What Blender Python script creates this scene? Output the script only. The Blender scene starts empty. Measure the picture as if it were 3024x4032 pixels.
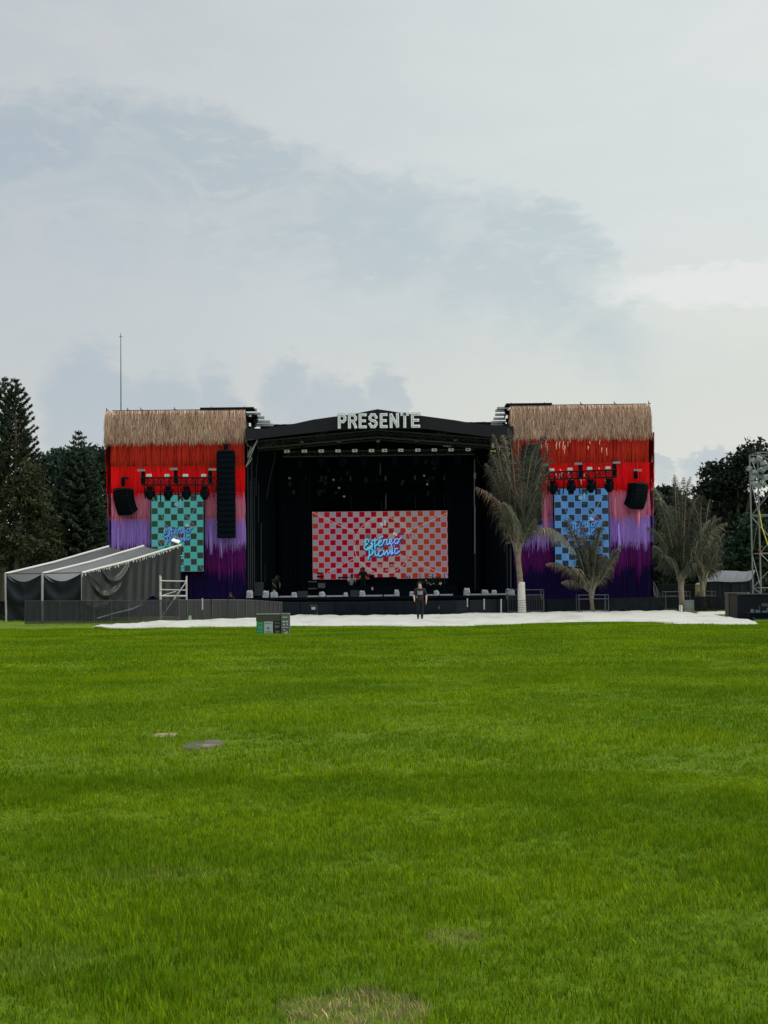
import bpy, math, random
from mathutils import Vector, Matrix, noise
import numpy as np
R = random.Random(7)
rad = math.radians
scene = bpy.context.scene
COL = scene.collection

# ------------------------------------------------------------------ camera
F, CX, CY, HORIZON, EYE = 6056.0, 1512.0, 2016.0, 2309.0, 1.6
PITCH = math.atan((HORIZON - CY) / F)
ROLL = rad(-0.65)
CAMR = Matrix.Rotation(rad(90) + PITCH, 3, 'X') @ Matrix.Rotation(ROLL, 3, 'Z')
CAMP = Vector((0, 0, EYE))
cd = bpy.data.cameras.new('camera'); cam = bpy.data.objects.new('camera', cd); COL.objects.link(cam)
cd.sensor_fit = 'VERTICAL'; cd.sensor_height = 36; cd.sensor_width = 27; cd.lens = 36 * F / 4032
cd.clip_start = .1; cd.clip_end = 6000
cam.matrix_world = Matrix.Translation(CAMP) @ CAMR.to_4x4()
scene.camera = cam

# ------------------------------------------------------------------ light
SUN_EL, SUN_AZ = 30, 98          # degrees; azimuth clockwise from straight ahead (+Y)
sl = bpy.data.lights.new('sun', 'SUN'); sl.energy = 1.4; sl.angle = rad(14); sl.color = (1, .93, .82)
so = bpy.data.objects.new('sun', sl); COL.objects.link(so)
sd = Vector((math.sin(rad(SUN_AZ)) * math.cos(rad(SUN_EL)), math.cos(rad(SUN_AZ)) * math.cos(rad(SUN_EL)), math.sin(rad(SUN_EL))))
so.rotation_euler = sd.to_track_quat('Z', 'Y').to_euler(); so.location = sd * 200
scene.view_settings.view_transform = 'Standard'; scene.view_settings.look = 'None'
scene.view_settings.exposure = 0.05; scene.view_settings.gamma = 1; scene.view_settings.use_curve_mapping = False
scene.cycles.max_bounces = 6; scene.cycles.transparent_max_bounces = 12
scene.cycles.use_adaptive_sampling = True

def s2l(c):
    return tuple((v / 255 / 12.92 if v / 255 <= .04045 else ((v / 255 + .055) / 1.055) ** 2.4) for v in c)

class NT:
    """small helper to write node graphs as expressions"""
    def __init__(s, tree): s.t = tree; s.n = tree.nodes; s.l = tree.links; s.n.clear()
    def new(s, kind, **kw):
        n = s.n.new(kind)
        for k, v in kw.items(): setattr(n, k, v)
        return n
    def put(s, sock, v):
        if isinstance(v, bpy.types.NodeSocket): s.l.new(v, sock)
        elif v is not None:
            if isinstance(v, (tuple, list)) and len(v) == 3 and sock.type == 'RGBA': v = tuple(v) + (1,)
            sock.default_value = v
    def m(s, op, a, b=None, c=None, clamp=False):
        n = s.new('ShaderNodeMath', operation=op); n.use_clamp = clamp
        for i, v in enumerate((a, b, c)):
            if v is not None: s.put(n.inputs[i], v)
        return n.outputs[0]
    def mix(s, f, a, b, mode='MIX'):
        n = s.new('ShaderNodeMix', data_type='RGBA', blend_type=mode)
        s.put(n.inputs[0], f); s.put(n.inputs[6], a); s.put(n.inputs[7], b); return n.outputs[2]
    def noise(s, vec, scale, detail=3, rough=.5, dist=0):
        n = s.new('ShaderNodeTexNoise'); s.put(n.inputs['Vector'], vec)
        n.inputs['Scale'].default_value = scale; n.inputs['Detail'].default_value = detail
        n.inputs['Roughness'].default_value = rough; n.inputs['Distortion'].default_value = dist
        return n.outputs[0]
    def ramp(s, v, lo, hi, a=0., b=1.):
        n = s.new('ShaderNodeMapRange', interpolation_type='SMOOTHSTEP')
        for i, x in enumerate((v, lo, hi, a, b)): s.put(n.inputs[i], x)
        return n.outputs[0]
    def xyz(s, x, y, z=0.):
        n = s.new('ShaderNodeCombineXYZ')
        for i, v in enumerate((x, y, z)): s.put(n.inputs[i], v)
        return n.outputs[0]
    def scale(s, vec, k):
        n = s.new('ShaderNodeVectorMath', operation='MULTIPLY'); s.put(n.inputs[0], vec); n.inputs[1].default_value = k; return n.outputs[0]

world = bpy.data.worlds.new('World'); scene.world = world; world.use_nodes = True
def build_sky():
    g = NT(world.node_tree)
    tc = g.new('ShaderNodeTexCoord'); sp = g.new('ShaderNodeSeparateXYZ'); g.l.new(tc.outputs['Generated'], sp.inputs[0])
    x, y, z = sp.outputs
    az = g.m('MULTIPLY', g.m('ARCTAN2', x, y), 57.2958)
    el = g.m('MULTIPLY', g.m('ARCSINE', z), 57.2958)
    sky = g.new('ShaderNodeTexSky', sky_type='NISHITA'); sky.sun_disc = False
    sky.sun_elevation = rad(SUN_EL); sky.sun_rotation = rad(SUN_AZ)
    # softly domain-warped coordinates in degrees
    p = g.xyz(az, g.m('MULTIPLY', el, 1.9), 0.)
    w1 = g.m('SUBTRACT', g.noise(p, .11, 5, .55), .5)
    w2 = g.m('SUBTRACT', g.noise(g.scale(p, (1, 1, 1)), .42, 5, .6), .5)
    w3 = g.m('SUBTRACT', g.noise(g.xyz(g.m('ADD', az, 40.), g.m('MULTIPLY', el, 2.6), 3.), .16, 5, .6, .4), .5)
    w4 = g.m('SUBTRACT', g.noise(p, 1.5, 6, .62), .5)
    elw = g.m('ADD', g.m('ADD', g.m('ADD', el, g.m('MULTIPLY', w1, 3.0)), g.m('MULTIPLY', w2, 1.9)), g.m('MULTIPLY', w4, 1.3))
    azw = g.m('ADD', g.m('ADD', az, g.m('MULTIPLY', w3, 3.2)), g.m('MULTIPLY', w2, 1.3))
    # base veil: grey on one side, paler towards the sun
    side = g.ramp(az, -16., 16.)
    base = g.mix(side, s2l((194, 201, 206)), s2l((219, 226, 224)))
    # long soft streaks
    st = g.ramp(w3, -.16, .18)
    base = g.mix(g.m('MULTIPLY', st, .5), base, g.mix(side, s2l((206, 209, 208)), s2l((226, 231, 228))))
    # warm pale air low over the horizon
    warm = g.m('MULTIPLY', g.ramp(g.m('SUBTRACT', el, g.m('MULTIPLY', side, 2.5)), 11.5, 3.), .8)
    base = g.mix(warm, base, g.mix(side, s2l((203, 205, 202)), s2l((222, 223, 213))))
    # blue-grey band of cloud running down across the view
    fc = g.new('ShaderNodeFloatCurve'); cm = fc.mapping; cv = cm.curves[0]
    pts = [(-180, 15.0), (-90, 17.5), (-14, 18.4), (-9, 18.2), (-5.5, 17.5), (-3, 16.8), (0, 15.6), (4.6, 14.7), (7.3, 13.7), (9.3, 12.0), (12, 9.), (40, 11.), (120, 15.), (180, 15.)]
    while len(cv.points) < len(pts): cv.points.new(.5, .5)
    for q, (a, e) in zip(cv.points, pts): q.location = ((a + 180) / 360, e / 30)
    cm.update()
    g.put(fc.inputs['Value'], g.m('DIVIDE', g.m('ADD', azw, 180.), 360.))
    up = g.m('MULTIPLY', fc.outputs[0], 30.)
    dd = g.m('SUBTRACT', up, elw)
    band = g.m('MULTIPLY', g.ramp(dd, -.12, .9), g.ramp(dd, 8.0, 2.5))
    holes = g.ramp(g.noise(p, .23, 4, .6, .8), .44, .66)
    wisp = g.ramp(g.noise(g.xyz(az, g.m('MULTIPLY', el, 2.4), 8.), .55, 6, .65, .6), .5, .68); band = g.m('MULTIPLY', band, g.m('SUBTRACT', 1., g.m('MAXIMUM', g.m('MULTIPLY', holes, .55), g.m('MULTIPLY', wisp, .5))))
    base = g.mix(g.m('MULTIPLY', g.m('MULTIPLY', band, .72), g.ramp(g.m('ABSOLUTE', az), 11.5, 7.5, .12, 1.) if 0 else g.ramp(az, 11., 7.5, .15, 1.)), base, g.mix(side, s2l((170, 184, 194)), s2l((188, 204, 208))))
    # blurred blue-grey cumulus standing over the horizon: (az, el, half width, half height)
    mask = None
    for a, e, rw, rh in ((-10.9, 6.3, 1.7, 2.5), (-8.2, 5.2, 2.0, 2.7), (-6.2, 5.0, 1.0, 3.2), (-3.6, 6.6, 1.1, 1.7), (-2.2, 5.4, 1.8, 2.4), (.1, 6.7, .9, 1.5),
                         (10.0, 4.1, .8, .5), (11.9, 4.2, 1.0, .6), (-17.5, 5.5, 2.4, 2.6), (-24, 5, 4, 3), (22, 5, 3, 2.), (34, 4, 5, 3), (-50, 6, 7, 4), (60, 6, 8, 4), (100, 6, 9, 4), (-95, 6, 9, 4), (150, 6, 9, 4), (-150, 6, 9, 4)):
        dx = g.m('DIVIDE', g.m('SUBTRACT', g.m('ADD', az, g.m('MULTIPLY', w2, 2.0)), a), rw)
        dy = g.m('DIVIDE', g.m('SUBTRACT', g.m('ADD', el, g.m('ADD', g.m('MULTIPLY', w4, 1.5), g.m('MULTIPLY', w2, 2.2))), e), rh)
        r2 = g.m('ADD', g.m('MULTIPLY', dx, dx), g.m('MULTIPLY', dy, dy))
        k = g.m('MULTIPLY', g.ramp(r2, 1.5, .55), g.ramp(g.m('ADD', dy, g.m('MULTIPLY', w4, .8)), -1.4, .6, .45, 1.))
        mask = k if mask is None else g.m('MAXIMUM', mask, k)
    base = g.mix(g.m('MULTIPLY', mask, .50), base, s2l((163, 180, 196)))
    # bright small cloud bank on the sun's side
    dx = g.m('DIVIDE', g.m('SUBTRACT', azw, 14.), 6.2); dy = g.m('DIVIDE', g.m('SUBTRACT', elw, 10.9), .95)
    k = g.ramp(g.m('ADD', g.m('MULTIPLY', dx, dx), g.m('MULTIPLY', dy, dy)), 1.3, .35)
    base = g.mix(g.m('MULTIPLY', k, .8), base, s2l((234, 235, 233)))
    # an overcast sky grows brighter towards the zenith and towards the sun
    lift = g.m('ADD', 1., g.m('MULTIPLY', g.ramp(el, 22., 68.), 1.55))
    cloud = g.new('ShaderNodeVectorMath', operation='SCALE'); g.l.new(base, cloud.inputs[0]); g.l.new(lift, cloud.inputs[3])
    nis = g.new('ShaderNodeVectorMath', operation='SCALE'); g.l.new(sky.outputs[0], nis.inputs[0]); nis.inputs[3].default_value = 1.
    c10 = g.new('ShaderNodeVectorMath', operation='SCALE'); g.l.new(cloud.outputs[0], c10.inputs[0]); c10.inputs[3].default_value = 11.
    mixed = g.mix(.93, nis.outputs[0], c10.outputs[0])
    bg = g.new('ShaderNodeBackground'); g.l.new(mixed, bg.inputs[0]); bg.inputs[1].default_value = .09
    out = g.new('ShaderNodeOutputWorld'); g.l.new(bg.outputs[0], out.inputs[0])
build_sky()

# ------------------------------------------------------------------ where things stand
def ray(X, Y):
    return CAMR @ Vector(((X - CX) / F, -(Y - CY) / F, -1))
def P(X, Y, d):
    """world point on the vertical plane y = d that the photograph shows at pixel X, Y"""
    r = ray(X, Y); return CAMP + r * (d / r.y)
def G(X, Y, z=0.):
    r = ray(X, Y); return CAMP + r * ((z - EYE) / r.z)
def px(d): return d / F            # metres per photograph pixel at depth d

# ------------------------------------------------------------------ materials
MATS = {}
def mat(name, color, rough=.7, var=.12, scale=6., metal=0., bump=0., attr=False, spec=.3, stretch=(1, 1, 1), emit=None, transl=0., dirt=None, alpha=None):
    if name in MATS: return MATS[name]
    m = bpy.data.materials.new(name); m.use_nodes = True; MATS[name] = m
    g = NT(m.node_tree); out = g.new('ShaderNodeOutputMaterial')
    if emit is not None:
        e = g.new('ShaderNodeEmission'); e.inputs[1].default_value = emit
        if attr:
            a = g.new('ShaderNodeAttribute', attribute_name='Col'); g.l.new(a.outputs[0], e.inputs[0])
        else: e.inputs[0].default_value = tuple(color) + (1,)
        g.l.new(e.outputs[0], out.inputs[0]); return m
    b = g.new('ShaderNodeBsdfPrincipled')
    tc = g.new('ShaderNodeTexCoord'); v = g.scale(tc.outputs['Object'], stretch)
    n1 = g.noise(v, scale, 5, .6); n2 = g.noise(v, scale * .17, 3, .5)
    k = g.m('ADD', 1. - var, g.m('MULTIPLY', g.m('ADD', n1, n2), var))
    if attr:
        a = g.new('ShaderNodeAttribute', attribute_name='Col'); base = a.outputs[0]
    else:
        base = g.mix(0., tuple(color), tuple(color))
    sc = g.new('ShaderNodeVectorMath', operation='SCALE'); g.l.new(base, sc.inputs[0]); g.l.new(k, sc.inputs[3]); c = sc.outputs[0]
    if dirt:
        dn = g.ramp(g.noise(v, dirt[1], 6, .65), dirt[2], dirt[2] + .15); c = g.mix(g.m('MULTIPLY', dn, dirt[3]), c, dirt[0])
    g.put(b.inputs['Base Color'], c)
    g.put(b.inputs['Roughness'], g.m('ADD', rough - .08, g.m('MULTIPLY', n1, .16)))
    b.inputs['Metallic'].default_value = metal; b.inputs['Specular IOR Level'].default_value = spec
    if bump:
        bp = g.new('ShaderNodeBump'); bp.inputs['Strength'].default_value = bump; bp.inputs['Distance'].default_value = .02
        g.l.new(n1, bp.inputs['Height']); g.l.new(bp.outputs[0], b.inputs['Normal'])
    sh = b.outputs[0]
    if transl:
        t = g.new('ShaderNodeBsdfTranslucent'); g.put(t.inputs[0], c)
        ms = g.new('ShaderNodeMixShader'); ms.inputs[0].default_value = transl; g.l.new(sh, ms.inputs[1]); g.l.new(t.outputs[0], ms.inputs[2]); sh = ms.outputs[0]
    if alpha:      # woven shade mesh: tiny open holes between threads
        tr = g.new('ShaderNodeBsdfTransparent'); ms = g.new('ShaderNodeMixShader')
        wv = g.ramp(g.noise(v, 14., 4, .6), .3, .7, alpha - .1, alpha + .1)
        g.l.new(wv, ms.inputs[0]); g.l.new(tr.outputs[0], ms.inputs[1]); g.l.new(sh, ms.inputs[2]); sh = ms.outputs[0]
    g.l.new(sh, out.inputs[0]); return m

M_BLACKCLOTH = mat('black_cloth', (.004, .009, .014), .95, .35, 1.2, bump=.3, spec=.05, stretch=(3, 3, .3))
M_BLACK = mat('black_plastic', (.003, .0055, .009), .9, .3, 5, spec=.05)
M_BLACKMETAL = mat('black_metal', (.007, .007, .009), .7, .3, 8, spec=.2)
M_DARKALU = mat('dark_aluminium', (.06, .065, .07), .5, .25, 5, metal=.5)
M_ALU = mat('aluminium', (.42, .43, .44), .45, .2, 6, metal=.55)
M_WHITEPIPE = mat('white_painted_pipe', (.62, .62, .58), .55, .15, 5, dirt=((.3, .27, .22), 3., .6, .4))
M_GREYCOVER = mat('clear_rain_plastic', (.30, .33, .35), .4, .4, 5, bump=.8, spec=.5)
M_WHITE = mat('white_plastic', (.55, .57, .57), .5, .15, 8)
M_STRIP = mat('pale_light_bar', (.33, .34, .35), .5, .3, 9)
M_SKIN = mat('skin', (.30, .17, .12), .55, .15, 20)
M_HAIR = mat('dark_hair', (.012, .010, .010), .7, .4, 30)
M_STRANDS = mat('dyed_raffia', (1, 1, 1), .85, .25, 1.6, attr=True, spec=.08, transl=.12, stretch=(5, 5, .6))
M_THATCH = mat('straw_thatch', (1, 1, 1), .9, .5, 1.5, attr=True, spec=.1, transl=.12, stretch=(3, 3, .9))
M_LED = mat('led_screen_face', (1, 1, 1), emit=1., attr=True)
M_FROND = mat('palm_leaflet', (1, 1, 1), .6, .3, 3, attr=True, spec=.35, transl=.12)
M_LEAF = mat('tree_leaf', (1, 1, 1), .8, .35, .35, attr=True, spec=.08, transl=.12)
M_BARK = mat('bark', (.085, .07, .055), .9, .5, 5, bump=1, stretch=(2, 2, .5))

# ------------------------------------------------------------------ mesh building
class MB:
    def __init__(s): s.v = []; s.f = []; s.c = []; s.mi = []; s.cur = (1, 1, 1); s.m = 0
    def add(s, vs, fs, col=None):
        o = len(s.v); s.v.extend(tuple(p) for p in vs); s.c.extend([col or s.cur] * len(vs))
        for f in fs: s.f.append(tuple(i + o for i in f)); s.mi.append(s.m)
        return s
    def box(s, c, size, rot=None, taper=1.):
        c = Vector(c); hx, hy, hz = (k / 2 for k in size); vs = []
        for dz in (-1, 1):
            t = taper if dz > 0 else 1
            for dx, dy in ((-1, -1), (1, -1), (1, 1), (-1, 1)):
                q = Vector((dx * hx * t, dy * hy * t, dz * hz))
                if rot: q = rot @ q
                vs.append(c + q)
        return s.add(vs, [(3, 2, 1, 0), (4, 5, 6, 7), (0, 1, 5, 4), (1, 2, 6, 5), (2, 3, 7, 6), (3, 0, 4, 7)])
    def quad(s, a, b, c, d, col=None): return s.add([a, b, c, d], [(0, 1, 2, 3)], col)
    def tube(s, pts, r, n=6, cap=True, col=None):
        pts = [Vector(p) for p in pts]; k = len(pts)
        rs = r if isinstance(r, (list, tuple)) else [r] * k
        t0 = (pts[1] - pts[0]).normalized(); ref = Vector((0, 0, 1)) if abs(t0.z) < .9 else Vector((1, 0, 0))
        u = t0.cross(ref).normalized(); vs = []
        for i, p in enumerate(pts):
            t = (pts[min(i + 1, k - 1)] - pts[max(i - 1, 0)]).normalized()
            u = (u - t * u.dot(t)).normalized(); w = t.cross(u)
            for j in range(n):
                a = 2 * math.pi * j / n; vs.append(p + (u * math.cos(a) + w * math.sin(a)) * rs[i])
        fs = [(i * n + j, i * n + (j + 1) % n, (i + 1) * n + (j + 1) % n, (i + 1) * n + j) for i in range(k - 1) for j in range(n)]
        if cap: fs += [tuple(reversed(range(n))), tuple(range((k - 1) * n, k * n))]
        return s.add(vs, fs, col)
    def prism(s, poly, d0, d1, axis='y'):
        """poly of (x, z) extruded along y from d0 to d1"""
        n = len(poly); vs = [(x, d0, z) for x, z in poly] + [(x, d1, z) for x, z in poly]
        fs = [tuple(range(n)), tuple(reversed(range(n, 2 * n)))] + [(j, i, i + n, j + n) for i, j in ((k, (k + 1) % n) for k in range(n))]
        return s.add(vs, fs)
    def strip(s, pts, wv, col=None):
        """ribbon: pts centre line, wv width vectors (one or list)"""
        vs = []; n = len(pts)
        for i, p in enumerate(pts):
            w = wv[i] if isinstance(wv, list) else wv
            vs += [Vector(p) - w * .5, Vector(p) + w * .5]
        return s.add(vs, [(2 * i, 2 * i + 1, 2 * i + 3, 2 * i + 2) for i in range(n - 1)], col)
    def build(s, name, m=None, parent=None, smooth=False, loc=None, kind=None, label=None, local=False):
        me = bpy.data.meshes.new(name)
        vs = s.v; off = Vector((0, 0, 0))
        if not local:
            q = parent
            while q: off = off + q.location; q = q.parent
        if loc is not None: off = off + Vector(loc)
        if off.length > 0: vs = [(a - off[0], b - off[1], c - off[2]) for a, b, c in vs]
        me.from_pydata(vs, [], s.f)
        ms = m if isinstance(m, (list, tuple)) else [m]
        for k in ms:
            if k: me.materials.append(k)
        if len(ms) > 1: me.polygons.foreach_set('material_index', s.mi)
        if any(c != (1, 1, 1) for c in s.c[:50]) or (s.c and s.c[-1] != (1, 1, 1)):
            ca = me.color_attributes.new('Col', 'FLOAT_COLOR', 'POINT')
            a = np.ones((len(s.c), 4), dtype=np.float32); a[:, :3] = np.array(s.c, dtype=np.float32); ca.data.foreach_set('color', a.ravel())
        if smooth: me.polygons.foreach_set('use_smooth', [True] * len(me.polygons))
        me.update()
        o = bpy.data.objects.new(name, me); COL.objects.link(o)
        if loc is not None: o.location = loc
        if parent: o.parent = parent
        if kind: o['kind'] = kind
        if label: o['label'] = label
        return o

def tag(o, label, cat, group=None):
    o['label'] = label; o['category'] = cat
    if group: o['group'] = group
    return o
def thing(name, label, cat, loc=(0, 0, 0), group=None, rz=0.):
    o = bpy.data.objects.new(name, None); COL.objects.link(o); o.location = loc; o.rotation_euler = (0, 0, rz); o.empty_display_size = .2
    return tag(o, label, cat, group)
def dup(o, loc=None, rz=None, label=None, group=None, parent=None):
    c = o.copy(); COL.objects.link(c)
    if parent: c.parent = parent
    for ch in list(o.children): dup(ch, parent=c)
    if loc is not None: c.location = loc
    if rz is not None: c.rotation_euler = (0, 0, rz)
    if label: c['label'] = label
    if group: c['group'] = group
    return c
def lerp(a, b, t): return a + (b - a) * t
def curve(pts, x):
    for (a, b), (c, d) in zip(pts, pts[1:]):
        if x <= c: return lerp(b, d, (x - a) / (c - a)) if c > a else d
    return pts[-1][1]
def truss_parts(A, B, size, n, r, m, parent, up=Vector((0, 0, 1))):
    """box truss A-B: four chords and the lattice between them"""
    A, B = Vector(A), Vector(B); t = (B - A).normalized(); s = t.cross(up).normalized(); u = s.cross(t).normalized()
    cs = [(s * i + u * j) * size / 2 for i, j in ((-1, -1), (1, -1), (1, 1), (-1, 1))]
    for c in cs: MB().tube([A + c, B + c], r).build('chord', m, parent)
    lat = MB()
    for k in range(n):
        p, q = A.lerp(B, k / n), A.lerp(B, (k + 1) / n)
        for i in range(4):
            c0, c1 = cs[i], cs[(i + 1) % 4]
            lat.tube([p + (c0 if k % 2 else c1), q + (c1 if k % 2 else c0)], r * .55, 4, False)
            lat.tube([p + c0, p + c1], r * .55, 4, False)
    lat.build('lattice', m, parent)
# ------------------------------------------------------------------ ground
def ground():
    m = bpy.data.materials.new('lawn_turf'); m.use_nodes = True
    g = NT(m.node_tree); out = g.new('ShaderNodeOutputMaterial'); b = g.new('ShaderNodeBsdfPrincipled')
    tc = g.new('ShaderNodeTexCoord'); v = tc.outputs['Object']
    n1 = g.noise(v, .45, 5, .6); n2 = g.noise(v, 3.5, 5, .7); n3 = g.noise(g.scale(v, (1, .35, 1)), .12, 3, .5)
    c = g.mix(g.ramp(n1, .3, .7), (.075, .135, .004), (.125, .190, .006))
    c = g.mix(g.m('MULTIPLY', g.ramp(n3, .35, .7), .5), c, (.155, .215, .008))
    c = g.mix(g.ramp(n2, .35, .75, .0, .5), c, (.035, .07, .003))
    g.put(b.inputs['Base Color'], c); b.inputs['Roughness'].default_value = .9; b.inputs['Specular IOR Level'].default_value = .1
    bp = g.new('ShaderNodeBump'); bp.inputs['Strength'].default_value = .8; bp.inputs['Distance'].default_value = .06
    g.l.new(n2, bp.inputs['Height']); g.l.new(bp.outputs[0], b.inputs['Normal']); g.l.new(b.outputs[0], out.inputs[0])
    mb = MB(); S = 2500
    xs = [-S, -300, -80, -30, -10, 0, 10, 30, 80, 300, S]; ys = [-S, -100, -10, 0, 10, 30, 60, 120, 300, S]
    mb.add([(x, y, 0) for y in ys for x in xs], [(j * len(xs) + i, j * len(xs) + i + 1, (j + 1) * len(xs) + i + 1, (j + 1) * len(xs) + i) for j in range(len(ys) - 1) for i in range(len(xs) - 1)])
    o = mb.build('ground', m, kind='structure'); o['label'] = 'wide green lawn in front of the festival stage'
ground()

# ------------------------------------------------------------------ tassel-covered side towers
TY = 90.0
def jit(c, k=.15):
    f = 1 + R.uniform(-k, k); return tuple(max(0, v * f * (1 + R.uniform(-.04, .04))) for v in c)
def fringe(mb, a, b, nrm, zt, zb, col, n, w, off, rag, drift=.03, col2=None):
    """n ribbons hung along the line a-b, from zt down to a ragged zb"""
    a, b = Vector(a), Vector(b); t = (b - a).normalized(); L = (b - a).length
    for i in range(n):
        u = (i + R.random()) / n; p = a.lerp(b, u); o = off + R.uniform(0, .06)
        clump = noise.noise(Vector((p.x * 2.2, p.y * 2.2, zb))) * rag * .8
        z1 = zb + R.uniform(-.5, .5) * rag - clump - (abs(R.gauss(0, .17)) * min(1, rag * 3) if R.random() < .4 else 0); ww = w * R.uniform(.75, 1.25); yaw = R.uniform(-.4, .4)
        wv = (t * math.cos(yaw) + nrm * math.sin(yaw)) * ww; pts = []
        z0 = zt - R.uniform(0, .05); dx = 0
        for k in range(4):
            f = k / 3; dx += R.uniform(-drift, drift)
            pts.append(p + nrm * (o + .02 * math.sin(f * 5 + i)) + t * dx + Vector((0, 0, lerp(z0, z1, f) - p.z)))
        c = jit(col if not col2 or R.random() > .25 else col2, .10)
        mb.strip(pts, [wv, wv, wv * .9, wv * .25], c)

def tower(side, X0, X1, topY, bands, thatch_px, label, lbl2):
    Xc = (X0 + X1) / 2
    x0, x1 = P(X0, 2100, TY).x, P(X1, 2100, TY).x
    Z = lambda Y: P(Xc, Y, TY).z
    zt = Z(topY); D = 3.6; y1 = TY + D
    root = thing('tassel_tower', label, 'stage tower', ((x0 + x1) / 2, TY, 0))
    MB().box(((x0 + x1) / 2, TY + D / 2, zt / 2 - .1), (x1 - x0 - .1, D - .1, zt - .2)).build('core', M_BLACKCLOTH, root)
    walls = [((x0, TY, 0), (x1, TY, 0), Vector((0, -1, 0))), ((x0, y1, 0), (x0, TY, 0), Vector((-1, 0, 0))), ((x1, TY, 0), (x1, y1, 0), Vector((1, 0, 0)))]
    walls = [w_ for w_ in walls if w_[2].x * -side <= 0]
    for i, (nm, Ya, Yb, col, col2, rag) in enumerate(bands):
        mb = MB(); off = .03 + .05 * (len(bands) - i)
        for a, b, nn in walls:
            L = (Vector(a) - Vector(b)).length
            for lay in range(3):
                fringe(mb, a, b, nn, Z(Ya), max(.05, Z(Yb) + lay * .12), col, int(L / .025), .038, off + lay * .02, rag, col2=col2)
        # a few loose long tassels
        for _ in range(5 if nm in ('pink_fringe', 'lavender_fringe', 'purple_fringe') else 0):
            p = R.uniform(x0 + .2, x1 - .2); a = (p, TY, 0); b = (p + .09, TY, 0)
            fringe(mb, a, b, Vector((0, -1, 0)), Z(Ya) - .5, max(.1, Z(Yb) - R.uniform(.25, .6)), tuple(k * 1.25 for k in col), 4, .05, off + .1, .3)
        if side > 0 and 'red' in nm:         # pale strands added to imitate sky light through gaps in the fringe
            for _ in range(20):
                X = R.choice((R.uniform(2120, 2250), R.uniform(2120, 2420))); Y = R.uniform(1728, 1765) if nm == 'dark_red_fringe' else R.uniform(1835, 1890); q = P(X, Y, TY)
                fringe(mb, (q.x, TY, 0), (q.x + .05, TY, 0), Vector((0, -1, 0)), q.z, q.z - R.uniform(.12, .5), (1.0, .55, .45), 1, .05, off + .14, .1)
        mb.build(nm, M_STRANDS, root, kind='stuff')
    # straw thatch: rows of long stiff strands over a bulging eave
    mb = MB(); tx0, tx1 = x0 - .02, x1 + .02
    zb = Z(thatch_px); H = zt - zb
    el_, er_ = (.34, .07) if side < 0 else (.10, .14)
    ew = [((tx0 - el_, TY, 0), (tx1 + er_, TY, 0), Vector((0, -1, 0)), tx1 - tx0 + el_ + er_), ((tx0, y1, 0), (tx0, TY, 0), Vector((-1, 0, 0)), D), ((tx1, TY, 0), (tx1, y1, 0), Vector((1, 0, 0)), D)]
    ew = [e for e in ew if e[2].x * -side <= 0]; sw_ = {0: 1., -1: .8, 1: .4}
    for a, b, nn, L in ew:
        nk = sw_[round(nn.x)]
        a, b = Vector(a), Vector(b); t = (b - a).normalized()
        for row in range(6):
            zr = zt - H * row / 7.2
            n = int(L / .017)
            for i in range(n):
                p = a.lerp(b, (i + R.random()) / n)
                f = (zt - zr) / H; ln = H * R.uniform(.26, .44) if row < 5 else (zr - zb) * R.uniform(.72, 1.16)
                ln *= 1 + .3 * noise.noise(Vector((p.x * 3, p.y * 3, row * 7.)))
                sx = R.gauss(0, .06); wv = (t * math.cos(R.uniform(-.8, .8)) + nn * R.uniform(-.7, .7)) * R.uniform(.016, .038)
                base = lambda q: (.36 + .12 * min(1, max(0, q) * 1.6)) * min(1, .6 + max(0, q) * 9)
                pts = []
                for k in range(4):
                    q = (zt - zr + ln * k / 3) / H
                    pts.append(p + nn * (base(q) * nk + .10 * k / 3 * R.uniform(.3, 1.2)) + t * (sx * k / 3 * 1.6 + R.uniform(-.01, .01)) + Vector((0, 0, zr - ln * k / 3)))
                wn = noise.noise(Vector((p.x * 1.3, p.y, zr * 1.1)))
                c0 = (.57, .36, .26) if wn > -.1 else (.47, .29, .21)
                if R.random() < .10: c0 = (.33, .19, .13)
                if R.random() < .22: c0 = (.80, .60, .46)
                c = tuple(k * .88 for k in jit(c0, .2)); mb.strip(pts, [wv, wv, wv * .8, wv * .15], c)
    mb.build('straw_thatch', M_THATCH, root, kind='stuff')
    MB().box(((tx0 + tx1) / 2, TY + D / 2 - .1, zt - .01), (tx1 - tx0 - .1, D + .2, .1)).build('top_beam', M_BLACKMETAL, root)
    for X in ((418, 500, 553, 685, 832, 962) if side < 0 else (2013, 2145, 2287, 2420, 2555)):
        q = P(X, topY, TY); MB().tube([(q.x, TY + .1, zt), (q.x, TY + .1, zt + .22)], .025, 5).box((q.x + .06, TY + .1, zt + .08), (.12, .06, .05)).build('spigot', M_DARKALU, root)
    a, b = ((790, 1000) if side < 0 else (1992, 2172))
    pa, pb = P(a, topY, TY), P(b, topY, TY)
    MB().box(((pa.x + pb.x) / 2, TY + .4, zt + .09), (pb.x - pa.x, 1.4, .09)).build('catwalk', M_BLACKMETAL, root)
    # corner ladder lattice on the stage side
    xi = x1 + .14 if side < 0 else x0 - .14
    lad = MB(); lad.tube([(xi, TY + .3, 0), (xi, TY + .3, zt - .8)], .03, 5).tube([(xi + side * -.22, TY + .5, 0), (xi + side * -.22, TY + .5, zt - .8)], .025, 5)
    lad.build('corner_pipe', M_DARKALU, root)
    return root

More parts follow.
